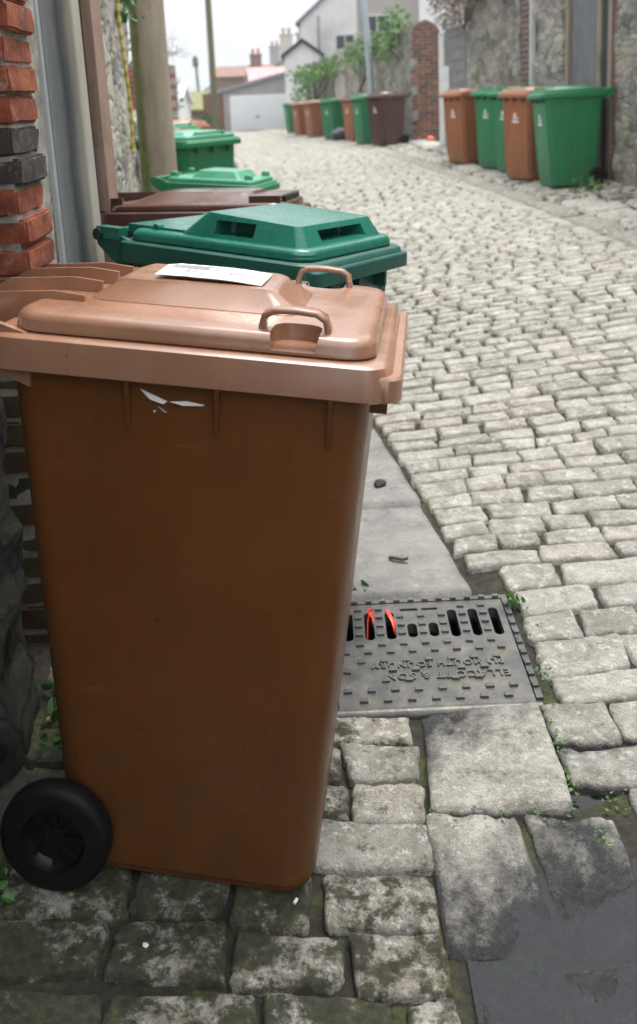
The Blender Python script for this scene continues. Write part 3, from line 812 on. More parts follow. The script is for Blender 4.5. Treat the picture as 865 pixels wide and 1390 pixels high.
def plant(name, label, cat, base, blobs, size, mat, n_stems=4, stem_r=.006, group=None):
    root = empty(name, base); tag(root, label, cat, group)
    pts = []
    for c, r, n in blobs: pts += clump(c, r, n)
    leaves('foliage', pts, size, mat, root)
    bm = bmesh.new()
    for k in range(n_stems):
        c = blobs[k % len(blobs)][0]; m = Vector(c)*.5+Vector((R.uniform(-.1, .1), R.uniform(-.1, .1), 0))*Vector(c).length*.5
        tube(bm, [(R.uniform(-.02, .02), R.uniform(-.02, .02), -.02), m, Vector(c)], [stem_r, stem_r*.8, stem_r*.4], 5)
    obj('stem', bm, STEM, root)
    return root

# ------------------------------------------------------------------ walls
def m_mosswall():
    k = NT('dark_moss_masonry'); v = k.obj((1, 1, 1.3))
    col = k.ramp(k.noise(v, 9, 7, .75), [(.32, (.012, .011, .009)), (.52, (.055, .052, .042)), (.66, (.22, .21, .18))])
    col = k.mix(col, k.ramp(k.noise(v, 60, 3), [(.35, (.016, .022, .006)), (.7, (.10, .12, .03))]), k.ramp(k.noise(v, 4.5, 7, .75), [(.48, 0.), (.6, .85)]))
    ve = k.n('ShaderNodeTexVoronoi', feature='DISTANCE_TO_EDGE', Scale=6.); wv = k.n('ShaderNodeVectorMath', operation='ADD'); nn = k.n('ShaderNodeTexNoise', Scale=6.); k.t.links.new(v, nn.inputs['Vector'])
    sm = k.n('ShaderNodeVectorMath', operation='SCALE'); sm.inputs['Scale'].default_value = .25; k.t.links.new(nn.outputs['Color'], sm.inputs[0]); k.t.links.new(v, wv.inputs[0]); k.t.links.new(sm.outputs[0], wv.inputs[1]); k.t.links.new(wv.outputs[0], ve.inputs['Vector'])
    jn = k.ramp(ve.outputs['Distance'], [(.01, 0.), (.07, 1.)]); col = k.mix((.008, .007, .006), col, jn)
    k.P(Base_Color=col, Roughness=.9, Normal=k.bump(k.noise(v, 26, 8, .8), 1., .04, k.bump(jn, .6, .03))); return k.m
RUB_D = m_mosswall(); RUB = m_rubble('grey_rubble', .95, .15, 4.2, .55); RUB_M = m_rubble('mossy_rubble', .8, .45, 4.2, .4)
RUB_W = m_rubble('whitewashed_rubble', 1.15, .05, 3.2, .85)
def rubble_wall(name, pts, h, th, mat, label, side=1, relief=.03, step=.12, batter=0., base=-.15, top_irr=.05, parent=None):
    """wall along the plan polyline; face on the polyline, body to the side; relief is real"""
    P = [Vector((x, y, 0)) for x, y in pts]; L = [0]
    for a, b in zip(P, P[1:]): L.append(L[-1]+(b-a).length)
    def at(d):
        for i in range(len(P)-1):
            if d <= L[i+1] or i == len(P)-2:
                t = (d-L[i])/(L[i+1]-L[i]); dr = (P[i+1]-P[i]).normalized(); return P[i].lerp(P[i+1], t), Vector((dr.y, -dr.x, 0))*side
    n = max(2, int(L[-1]/step)); mz = max(2, int(h/step)); bm = bmesh.new()
    ring = []
    org = P[0]; zb = G(org.x, org.y)
    for i in range(n+1):
        p, nrm = at(L[-1]*i/n); zg = G(p.x, p.y)
        row = []
        ht = h+top_irr*nz(i*step*2.3, 5.1, h)*2
        for face in (0, 1):
            for j in range(mz+1):
                jj = j if face == 0 else mz-j
                z = zg+base+(ht-base)*jj/mz
                d = relief*(nz(p.x*5, p.y*5, z*7)+.6*nz(p.x*13, p.y*13, z*15)); off = batter*clamp(1-(z-zg)/.75)
                q = p+nrm*(d+off) if face == 0 else p-nrm*(th+d)
                row.append(bm.verts.new((q.x-org.x, q.y-org.y, z-zb)))
        ring.append(row)
    m = len(ring[0])
    for a, b in zip(ring, ring[1:]):
        for k in range(m-1): bm.faces.new((a[k], a[k+1], b[k+1], b[k]))
        bm.faces.new((a[m-1], a[0], b[0], b[m-1]))
    bm.faces.new(ring[0]); bm.faces.new(ring[-1][::-1])
    o = obj(name, bm, mat, parent, smooth=50); o.location = (org.x, org.y, zb)
    if label: tag(o, label, 'wall')
    return o
# left side, near to far
rubble_wall('stone_wall', [(-1.3, -6), (-.9, .0), (-.75, 1.0), (-.705, 1.94)], 2.6, .5, RUB_D, 'dark mossy rubble wall hard against the left edge beside the foreground bin', side=1, relief=.045, step=.045, batter=.02)
def brick_pier():
    root = empty('brick_pier', (-.692, 2.19, G(-.64, 2.2))); tag(root, 'orange and black brick gate pier behind the foreground bin', 'brick pier')
    k = NT('old_brick'); p = k.obj(); at = k.n('ShaderNodeAttribute', attribute_name='sett'); spc = k.n('ShaderNodeSeparateColor'); k.t.links.new(at.outputs['Color'], spc.inputs[0])
    red = k.ramp(k.noise(p, 11, 6, .7), [(.3, (.075, .022, .017)), (.48, (.24, .056, .024)), (.7, (.42, .12, .045))])
    bur = k.ramp(k.noise(p, 14, 5, .7), [(.3, (.022, .018, .018)), (.7, (.075, .058, .055))])
    col = k.mix(red, bur, spc.outputs[0])
    col = k.mix(col, (.42, .35, .30), k.ramp(k.noise(p, 26, 6, .8), [(.55, 0.), (.68, .55)]))
    col = k.mix(col, (.03, .02, .018), k.ramp(k.noise(p, 55, 5, .75), [(.30, .8), (.42, 0.)]))
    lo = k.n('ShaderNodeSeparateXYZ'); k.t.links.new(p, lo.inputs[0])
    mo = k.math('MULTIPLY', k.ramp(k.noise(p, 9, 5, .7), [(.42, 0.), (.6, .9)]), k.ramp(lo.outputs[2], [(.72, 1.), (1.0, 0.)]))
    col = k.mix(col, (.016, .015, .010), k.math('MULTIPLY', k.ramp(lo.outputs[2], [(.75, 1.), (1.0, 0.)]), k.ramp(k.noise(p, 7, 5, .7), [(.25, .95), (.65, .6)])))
    col = k.mix(col, (.05, .06, .018), mo)
    k.P(Base_Color=col, Roughness=.82, Normal=k.bump(k.noise(p, 70, 6, .75), .55, .006)); bmat = k.m
    S = Setts(); vs, fs, cs = [], [], []
    bm = bmesh.new(); tone = []
    z = -.05; c = 0
    darks = {13: 1, 12: 1, 11: 0}
    while z < 2.25 and c < 40:
        # face of the pier looks towards the camera; brick ends break the arris
        jut = R.uniform(-.010, .008)
        xs = [(-.225+jut*.3 if c % 2 else -.112, jut)]
        xs.append((xs[0][0]-.225, xs[0][0]-.012)); xs.append((xs[1][0]-.225, xs[1][0]-.012))
        dk = 1. if c in (17, 18, 6) else .0
        for x0, x1 in xs:
            n0 = len(bm.verts); d = R.uniform(-.004, .004)
            M = Matrix.Translation(((x0+x1)/2, .11+d, z+.030)) @ Matrix.Rotation(R.uniform(-.02, .02), 4, 'Y')
            b2 = bmesh.new(); box(b2, -(x1-x0)/2, (x1-x0)/2, -.11, .11, -.0322, .0322)
            bmesh.ops.subdivide_edges(b2, edges=b2.edges, cuts=3, use_grid_fill=True)
            es = [e for e in b2.edges if e.calc_face_angle(0) > 1]
            bmesh.ops.bevel(b2, geom=es, offset=.006, segments=2, affect='EDGES')
            sd = R.uniform(0, 50)
            for v in b2.verts:
                q = v.co*28; v.co += Vector((nz(q.x+sd, q.y, q.z), nz(q.x, q.y+sd, q.z), nz(q.x, q.y, q.z+sd)))*.0042
                v.co = M @ v.co
            me_ = bpy.data.meshes.new('t'); b2.to_mesh(me_); b2.free(); bm.from_mesh(me_); bpy.data.meshes.remove(me_)
            tone += [dk if x1 > -.1 or dk else R.choice((0, 0, .8))]*(len(bm.verts)-n0)
        z += .0715; c += 1
    o = obj('brickwork', bm, bmat, root, smooth=35)
    a = o.data.attributes.new('sett', 'FLOAT_COLOR', 'POINT'); fl = []
    for t in tone: fl += [t, 0, 0, 1]
    a.data.foreach_set('color', fl)
    # mortar core and the rough render on its lane face
    mort = m_plain('lime_mortar', (.30, .29, .25), .95, .5, 12, .9, 50, dirt=(.06, .06, .045))
    bm = bmesh.new(); box(bm, -.62, -.014, .0045, .30, -.1, 2.3); obj('mortar', bm, mort, root)
    bm = bmesh.new(); g = {}
    for i in range(15):
        for j in range(90):
            y = .215+i*.012; zz = -.1+j*.027
            g[i, j] = bm.verts.new((-.020-.05*(i/14)+.030*(nz(y*9, zz*7, 4)+.6*nz(y*25, zz*20, 1)), y, zz))
    for i in range(14):
        for j in range(89): bm.faces.new((g[i, j], g[i+1, j], g[i+1, j+1], g[i, j+1]))
    r = bmesh.ops.extrude_face_region(bm, geom=bm.faces[:]); 
    for v in [e for e in r['geom'] if isinstance(e, bmesh.types.BMVert)]: v.co.x = -.3
    obj('render_coat', bm, mort, root, smooth=60)
brick_pier()
rubble_wall('stone_wall', [(-.80, 2.56), (-.86, 3.0)], 2.5, .35, RUB_D, 'narrow dark rubble strip between the brick pier and the grey gate board')
# grey weathered board / gate post with a white edge
def board():
    root = empty('gate_post', (-.672, 2.75, G(-.67, 2.75)-.02), (0, rad(-1.2), rad(-8))); tag(root, 'grey weathered gate post with a white painted edge beside the brick pier', 'post')
    k = NT('weathered_paint'); v = k.obj((3, 3, .5)); f = k.noise(v, 6, 5, .6)
    col = k.ramp(f, [(.3, (.10, .12, .13)), (.5, (.30, .31, .30)), (.7, (.50, .48, .42))])
    sx = k.n('ShaderNodeSeparateXYZ'); k.t.links.new(k.obj(), sx.inputs[0])
    q = k.math('ADD', k.math('MULTIPLY_ADD', sx.outputs[0], 9., .42), k.math('MULTIPLY_ADD', k.noise(k.obj((2, 2, .6)), 5, 4), .3, -.15))
    col = k.mix(col, k.ramp(q, [(0., (.46, .48, .49)), (.28, (.30, .32, .33)), (.42, (.05, .065, .08)), (.56, (.13, .14, .15)), (.7, (.42, .39, .31)), (1., (.5, .46, .38))]), .75)
    k.P(Base_Color=col, Roughness=.5, Normal=k.bump(f, .2, .003))
    bm = bmesh.new(); loft(bm, [rr(-.052, .046, -.03, .03, .007, 0, 4), rr(-.052, .046, -.03, .03, .007, 2.4, 4)]); obj('shaft', bm, k.m, root, smooth=40)
    bm = bmesh.new(); box(bm, -.067, -.0525, -.046, .02, 0, 2.4); obj('edge_strip', bm, m_plain('white_paint', (.70, .72, .73), .5, .12, 9, .1), root, bevel=.003)
board()
def doorpost():
    root = empty('door_frame', (-.765, 3.28, G(-.76, 3.28)-.02), (0, rad(-.9), rad(-6))); tag(root, 'brown painted timber door post with a pinkish side coloured as lit, next to the whitewashed stone', 'door frame')
    a = m_wood('brown_painted_timber', (.17, .082, .04), (.10, .045, .022), (14, 14, 1)); b = m_wood('lit_side_timber', (.36, .24, .19), (.24, .15, .11), (14, 14, 1))
    bm = bmesh.new(); box(bm, -.09, .032, -.05, .05, 0, 2.5); obj('jamb', bm, a, root, bevel=.004)
    bm = bmesh.new(); box(bm, .034, .068, -.04, .06, 0, 2.5); obj('stop', bm, b, root, bevel=.004)  # paler timber: light on the post's right side put into its colour
doorpost()
rubble_wall('stone_wall', [(-.80, 3.40), (-1.02, 4.9), (-1.235, 6.5)], 2.7, .4, RUB_W, 'pale lime-streaked stone wall between the door post and the concrete pole', relief=.03, step=.1)
rubble_wall('stone_wall', [(-1.36, 7.0), (-2.05, 12.2)], 1.15, .4, RUB_M, 'low mossy stone wall behind the bins beyond the concrete pole', relief=.03, step=.2)

# concrete pole
def pole():
    k = NT('pole_concrete'); v = k.obj((1, 1, .25)); col = k.ramp(k.noise(v, 7, 6, .7), [(.3, (.22, .18, .13)), (.7, (.40, .34, .26))])
    sx = k.n('ShaderNodeSeparateXYZ'); k.t.links.new(k.obj(), sx.inputs[0])
    al = k.ramp(k.math('ADD', k.math('MULTIPLY', sx.outputs[0], 5.), k.math('MULTIPLY', k.noise(v, 9, 4), .35)), [(-.0, 1.), (.0, 1.)])
    e = k.ramp(k.math('MULTIPLY_ADD', sx.outputs[0], -5., k.math('MULTIPLY_ADD', k.noise(v, 8, 5), .5, -.25)), [(.16, 0.), (.34, .95)])
    col = k.mix(col, k.ramp(k.noise(k.obj(), 20, 4), [(.3, (.055, .075, .012)), (.7, (.15, .17, .03))]), e)
    k.P(Base_Color=col, Roughness=.85, Normal=k.bump(k.noise(k.obj(), 40, 5), .3, .004))
    root = empty('concrete_pole', (-1.105, 6.72, G(-1.1, 6.7)-.1), (0, rad(-.6), 0)); tag(root, 'thick grey-brown concrete pole with green algae down its left side', 'pole')
    bm = bmesh.new(); lathe(bm, [(.134, 0), (.132, .5), (.125, 2), (.11, 6)], (0, 0, 0), 28, 'Z'); obj('shaft', bm, k.m, root, smooth=60)
pole()
# yellow cord hanging down the wall + ivy
def cord():
    bm = bmesh.new(); k = NT('yellow_cord'); v = k.obj((1, 1, 1)); w = k.n('ShaderNodeTexWave'); w.inputs['Scale'].default_value = 5.; w.bands_direction = 'Z'; k.t.links.new(v, w.inputs['Vector'])
    k.P(Base_Color=k.ramp(w.outputs['Fac'], [(.2, (.30, .24, .05)), (.5, (.58, .47, .09))]), Roughness=.7)
    pts = [(-.985+.012*math.sin(i*.7), 5.05+.01*math.cos(i), 2.75-.12*i) for i in range(14)]
    pts = [(x+.001*i-.005, y, z) for i, (x, y, z) in enumerate(pts)]
    tube(bm, pts, .0095, 8)
    tube(bm, [pts[-1], (pts[-1][0]+.01, 5.04, pts[-1][2]-.03)], [.02, .008], 6)
    o = obj('cord', bm, k.m, smooth=60); tag(o, 'yellow plaited cord hanging down the pale stone wall', 'cord')
cord()
plant('ivy', 'small green ivy tuft hanging on the wall beside the yellow cord', 'ivy', (-1.11, 5.75, 2.2), [((.0, 0, .0), (.085, .16, .16), 60), ((.04, 0, -.2), (.06, .12, .15), 36), ((-.02, 0, .25), (.08, .15, .15), 40)], .062, LEAF, 3)

# ------------------------------------------------------------------ right-hand walls, near to far
def seg(y0, y1, off=0., n=4):
    return [(xrw(lerp(y0, y1, i/n))+off, lerp(y0, y1, i/n)) for i in range(n+1)]
rubble_wall('stone_wall', seg(-6, 8.3), 3.3, .5, RUB, 'rough grey stone wall running out of the right of the picture', side=-1, step=.3)
rubble_wall('stone_wall', seg(8.3, 9.72, -.05), 3.3, .5, RUB_M, 'rough stone wall with moss at its foot at the right edge', side=-1, relief=.05, step=.1)
def block(name, label, cat, y0, y1, h, mat, out=0., th=.4, part=None, zb=-.1):
    x0, x1 = xrw(y0)-out, xrw(y1)-out; bm = bmesh.new(); org = Vector((x0, y0, G(x0, y0)))
    A = [(x0, y0), (x1, y1), (x1+th, y1), (x0+th, y0)]
    v = [bm.verts.new((x-org.x, y-org.y, z)) for z in (zb, h) for x, y in A]
    for f in ((0, 1, 2, 3), (4, 5, 6, 7), (0, 1, 5, 4), (1, 2, 6, 5), (2, 3, 7, 6), (3, 0, 4, 7)): bm.faces.new([v[i] for i in f])
    o = obj(name, bm, mat, bevel=.01); o.location = org
    if label: tag(o, label, cat)
    return o
BR = m_brickwork('red_brick', (.30, .10, .06), (.20, .07, .05), axis='YZ'); BRX = m_brickwork('red_brick_end', (.26, .095, .055), (.07, .045, .04), axis='XZ', moss=.5)
DKBR = m_brickwork('dark_brick', (.13, .06, .05), (.07, .045, .042), axis='YZ')
block('brick_pier', 'narrow red brick jamb at the right edge beside the wooden door', 'brick pier', 9.74, 9.93, 3.2, BR, .0)
def timber_door():
    y0, y1 = 9.95, 11.25; ym = (y0+y1)/2
    root = empty('door', (xrw(ym)+.03, ym, G(xrw(ym), ym)), (0, 0, math.atan2(y1-y0, xrw(y1)-xrw(y0)))); tag(root, 'tall weathered grey timber door in its frame behind the nearest green bin on the right', 'door')
    L = 1.3; a = m_wood('grey_boards', (.17, .18, .19), (.075, .08, .085)); d = m_wood('dark_board', (.035, .035, .033), (.018, .018, .018)); f = m_wood('frame_timber', (.27, .23, .18), (.15, .12, .095))
    bm = bmesh.new()
    for i in range(5): box(bm, -.33+.165*i, -.33+.165*i+.16, -.02, .02, .05, 3.0)
    obj('leaf', bm, a, root, bevel=.004)
    bm = bmesh.new(); box(bm, -.54, -.36, -.01, .03, .05, 3.0); obj('panel', bm, d, root)
    for x in (-.64, -.36, .55):
        bm = bmesh.new(); box(bm, x-.045, x+.045, -.05, .06, 0, 3.1); obj('frame', bm, f, root, bevel=.006)
timber_door()
rubble_wall('stone_pier', seg(11.3, 12.2, -.03), 3.2, .5, RUB, 'grey rubble stone pier between the timber door and the dark brick strip', side=-1, relief=.05, step=.09)['category'] = 'stone pier'
bm = bmesh.new()
for i in range(1): box(bm, -.03, .03, -.04, .04, -.1, 3.2)
o = obj('post', bm, m_plain('pale_paint', (.5, .5, .48), .7)); o.location = (xrw(12.25)-.05, 12.26, G(xrw(12.2), 12.2)); tag(o, 'thin pale post between the stone pier and the dark brick strip', 'post')
block('brick_pier', 'dark red brick strip right of the mossy wall, behind the green bins', 'brick pier', 12.3, 12.85, 3.3, DKBR, 0.)
rubble_wall('stone_wall', seg(12.88, 15.55), 3.1, .5, RUB_M, 'mossy stone wall behind the right-hand bins with dead creeper on top', side=-1, relief=.04, step=.15)
def gate():
    y0, y1 = 15.65, 17.5; ym = (y0+y1)/2
    root = empty('gate', (xrw(ym)+.02, ym, G(xrw(ym), ym)), (0, 0, math.atan2(y1-y0, xrw(y1)-xrw(y0)))); tag(root, 'pale gate with a white post and a grey lattice panel beside the brick-ended wall', 'gate')
    w = m_plain('pale_gate_paint', (.55, .56, .54), .6, .15, 8); g = m_plain('lattice_grey', (.20, .21, .21), .7)
    bm = bmesh.new(); box(bm, .42, .78, -.05, .04, 0, 2.0); obj('post', bm, w, root, bevel=.01)
    bm = bmesh.new(); box(bm, -.9, .41, -.03, -.005, 0, 2.05)
    obj('panel', bm, m_plain('pale_panel', (.36, .36, .34), .7), root)
    bm = bmesh.new()
    for i in range(8): x = -.86+i*.175; box(bm, x-.015, x+.015, -.0045, .018, .02, 2.1)
    for j in range(10): box(bm, -.89, .40, -.0035, .013, .1+j*.2, .13+j*.2)
    obj('lattice', bm, g, root)
    bm = bmesh.new(); box(bm, .05, .38, .0185, .05, .95, 1.4); obj('notice_board', bm, w, root, bevel=.005)
    bm = bmesh.new(); box(bm, -.95, .85, -.06, .05, 2.12, 2.3); obj('lintel', bm, w, root, bevel=.01)
gate()
def bend_wall():
    # wall end of brick facing the camera
    root = empty('brick_ended_wall', (2.06, 19.3, G(2.06, 19.3))); tag(root, 'tall stone wall with a ragged red brick end and a black hole near its top', 'wall')
    bm = bmesh.new(); W = .56
    prof = [(0, -.1), (W, -.1), (W, 2.18), (W*.8, 2.32), (W*.5, 2.40), (W*.2, 2.34), (0, 2.18)]
    a = [bm.verts.new((x, 0, z)) for x, z in prof]; b = [bm.verts.new((x, .22, z)) for x, z in prof]
    bm.faces.new(a); bm.faces.new(b[::-1])
    for i in range(7): bm.faces.new((a[i], a[(i+1) % 7], b[(i+1) % 7], b[i]))
    e = obj('brick_end', bm, BRX, root)
    b_ = bmesh.new(); box(b_, .16, .38, -.1, .16, 1.78, 2.0); boolean(e, [obj('cut', b_)])
    bm = bmesh.new(); 
    for z in (.4, .9, 1.45): box(bm, -.012, .10, -.02, .15, z, z+.2)
    obj('quoin', bm, RUB, root, bevel=.02)
    w = rubble_wall('stone_face', [(2.05, 19.53), (1.62, 23.2)], 2.3, .5, RUB_M, None, side=-1, step=.2); 
    M = w.location.copy(); w.parent = root; w.location = M-root.location
bend_wall()
rubble_wall('stone_wall', [(1.6, 23.3), (1.0, 26.8)], 2.5, .4, RUB, 'grey stone wall hung with green creeper above the far row of bins', side=-1, step=.25)
block('wall_pier', 'pale rendered pier in the far right-hand wall behind the green bin', 'wall', 26.85, 28.3, 2.4, m_plain('pale_render', (.42, .40, .36), .85, .2, 3), .05)
rubble_wall('stone_wall', [(.78, 28.4), (-.2, 34)], 2.3, .4, RUB_M, 'far mossy stone wall draped in green creeper beside the white outbuilding', side=-1, step=.3)

# plants over the right-hand walls
plant('creeper', 'green creeper spilling over the far stone wall above the farthest bins', 'creeper', (.1, 30.5, 1.2), [((0, -.3, .85), (.7, 1.8, .34), 520), ((.5, -2.6, 1.0), (.5, 1.6, .28), 300), ((-.35, .4, .3), (.4, .6, .8), 240)], .12, LEAF2, 5, .03)
plant('creeper', 'light green creeper along the wall top above the green and brown bins', 'creeper', (1.3, 25, 1.5), [((0, 0, .9), (.5, 1.6, .35), 380), ((.3, -1.8, 1.1), (.5, .9, .3), 240)], .10, LEAF2, 5, .03)
plant('shrub', 'bright green shrub growing from the top of the brick-ended wall', 'shrub', (1.98, 20.6, 2.1), [((-.1, 0, .75), (.35, .5, .32), 170), ((-.35, -.1, .35), (.22, .4, .25), 60), ((-.2, .9, .3), (.3, .6, .3), 70)], .11, LEAF2, 4, .02)
plant('creeper', 'brown leafless creeper matted over the top of the mossy wall', 'creeper', (2.45, 15.2, 2.4), [((.1, 0, .75), (.5, 1.3, .6), 1500), ((.25, -1.4, 1.0), (.4, .7, .35), 500), ((-.1, .9, .5), (.35, .9, .5), 700)], .055, DEAD, 14, .008)
plant('ivy', 'dark green ivy patch on top of the mossy wall right of the dead creeper', 'ivy', (2.72, 13.4, 2.6), [((0, 0, .3), (.3, .45, .16), 110)], .09, LEAF_DARK, 3, .01)
# lamp column and far poles
def thin_pole(name, label, base, top, r0, r1, mat, extra=None):
    root = empty(name, base); tag(root, label, 'pole'); d = Vector(top)-Vector(base)
    bm = bmesh.new(); tube(bm, [Vector((0, 0, -.2)), d*.25, d], [r0, r0 if extra is None else r0*.95, r1], 14); obj('shaft', bm, mat, root, smooth=60)
    if extra: extra(root, d)
    return root
def lamp_head(root, d):
    bm = bmesh.new(); tube(bm, [d, d+Vector((-.1, 0, .25)), d+Vector((-.6, 0, .32))], .03, 8); obj('bracket', bm, GALV, root)
    bm = bmesh.new(); box(bm, -1.0, -.55, -.1, .1, -.06, .05); h = obj('lantern', bm, GALV, root, bevel=.03); h.location = d+Vector((0, 0, .32))
GALV = m_plain('galvanised_steel', (.38, .42, .46), .5, .1, 5, 0, metal=.3)
thin_pole('lamp_post', 'slim pale grey lamp post rising behind the far row of bins', (1.50, 22.7, .4), (1.10, 22.7, 7.2), .085, .06, GALV, lamp_head)
WOODP = m_wood('pole_timber', (.20, .17, .11), (.10, .10, .06), (10, 10, .5))
def arms(root, d):
    bm = bmesh.new(); box(bm, -.5, .5, -.05, .05, -.05, .05); a = obj('crossarm', bm, WOODP, root); a.location = d-Vector((0, 0, .3))
thin_pole('telegraph_pole', 'leaning green-brown timber telegraph pole left of the garage', (-2.82, 27.5, -.1), (-2.85, 27.5, 7.6), .10, .08, WOODP, arms)
def can(root, d):
    bm = bmesh.new(); lathe(bm, [(.16, 0), (.18, .05), (.18, .5), (.15, .56)], (.0, 0, 0), 12, 'Z'); a = obj('transformer', bm, WOODP, root); a.location = d+Vector((0, -.05, -.7))
thin_pole('telegraph_pole', 'thin distant telegraph pole left of the leaning one', (-7.0, 60, -1.0), (-7.2, 60, 4.2), .12, .09, m_plain('grey_pole', (.25, .27, .27), .8), can)

# left far wall end etc.
block_l = bmesh.new(); box(block_l, -.34, .34, 0, .5, -.2, 1.75)
o = obj('brick_wall', block_l, m_brickwork('far_red_brick', (.30, .07, .055), (.2, .06, .05), axis='XZ'), bevel=.01); o.location = (-2.22, 12.8, G(-2.1, 12.8)); tag(o, 'red brick wall end beyond the bins on the left', 'wall')
rubble_wall('stone_wall', [(-2.1, 13.4), (-3.0, 19), (-4.3, 27)], 1.45, .4, RUB_M, 'stone wall running away on the left past the red brick end', step=.35)
block_l = bmesh.new(); box(block_l, -.17, .17, 0, .4, -.2, 1.75); box(block_l, -.21, .21, -.04, .44, 1.75, 1.86)
o = obj('gate_pier', block_l, m_plain('white_render', (.72, .72, .70), .8, .1, 3), bevel=.01); o.location = (-3.35, 22.5, G(-3.3, 22.5)); tag(o, 'white rendered gate pier far down the left side', 'pier')
plant('bush', 'dark green bush at the foot of the leaning telegraph pole', 'bush', (-4.55, 38, -.6), [((0, 0, .7), (.75, .7, .6), 260), ((-.9, 0, .5), (.6, .6, .45), 150), ((.35, 0, 1.0), (.4, .4, .4), 80)], .2, LEAF_DARK, 5, .03)
plant('shrub', 'small green shrub hanging over the far left stone wall', 'shrub', (-2.6, 16.5, 1.2), [((0, 0, .25), (.3, .9, .28), 150)], .1, LEAF, 4, .02)
# bare tree, upper left
def bare_tree():
    root = empty('bare_tree', (-3.6, 15.5, 0)); tag(root, 'leafless tree with fine dark twigs at the upper left against the sky', 'tree')
    tw = m_plain('twig_bark', (.16, .13, .12), .9, .3, 9)
    bt = bmesh.new(); bc = bmesh.new()
    tube(bt, [(0, 0, -.2), (.05, 0, 1.2), (.1, 0, 2.2)], [.12, .1, .08], 8); obj('trunk', bt, tw, root, smooth=60)
    def br(p, d, l, r, lv):
        q = p+d*l; m = p+d*l*.5+Vector((R.gauss(0, .05), R.gauss(0, .05), R.gauss(0, .05)))*l
        tube(bc, [p, m, q], [r, r*.85, r*.65], 4 if lv else 5)
        if lv == 0 or r < .002: return
        for _ in range(R.choice((2, 3, 3))):
            nd = (d+Vector((R.gauss(0, .55), R.gauss(0, .55), R.gauss(-.05, .45)))).normalized(); br(p.lerp(q, R.uniform(.5, 1)), nd, l*R.uniform(.6, .85), r*.62, lv-1)
    for k in range(6):
        a = k*1.05; br(Vector((.1, 0, R.uniform(1.3, 2.2))), Vector((math.cos(a)*.8, math.sin(a)*.8, R.uniform(.25, .7))).normalized(), .75, .03, 5)
    obj('crown', bc, tw, root, smooth=60)
bare_tree()

# ------------------------------------------------------------------ buildings
W_REND = m_plain('white_house_render', (.80, .80, .80), .85, .08, 1.2, .1, 20, dirt=(.55, .55, .53)); B_REND = m_plain('beige_house_render', (.50, .46, .42), .85, .08, 1.2, .1, 20)
G_REND = m_plain('grey_render', (.36, .345, .34), .9, .12, 1.5, .2, 20); SLATE = m_plain('grey_slate', (.25, .26, .30), .6, .2, 3, .3, 8); PINK = m_plain('pink_tiles', (.60, .33, .33), .8, .12, 2, .3, 10)
GLASS = m_plain('window_glass', (.05, .06, .07), .1, .1, 2, 0); UPVC = m_plain('white_frame', (.7, .7, .7), .5, .05, 3, 0); BLK = m_plain('black_verge', (.02, .02, .022), .6); FAR_BR = m_plain('brown_brick', (.24, .15, .12), .9, .15, 2); POT = m_plain('terracotta_pot', (.42, .25, .15), .8); OCHRE = m_plain('mossy_sheet', (.22, .22, .10), .9)
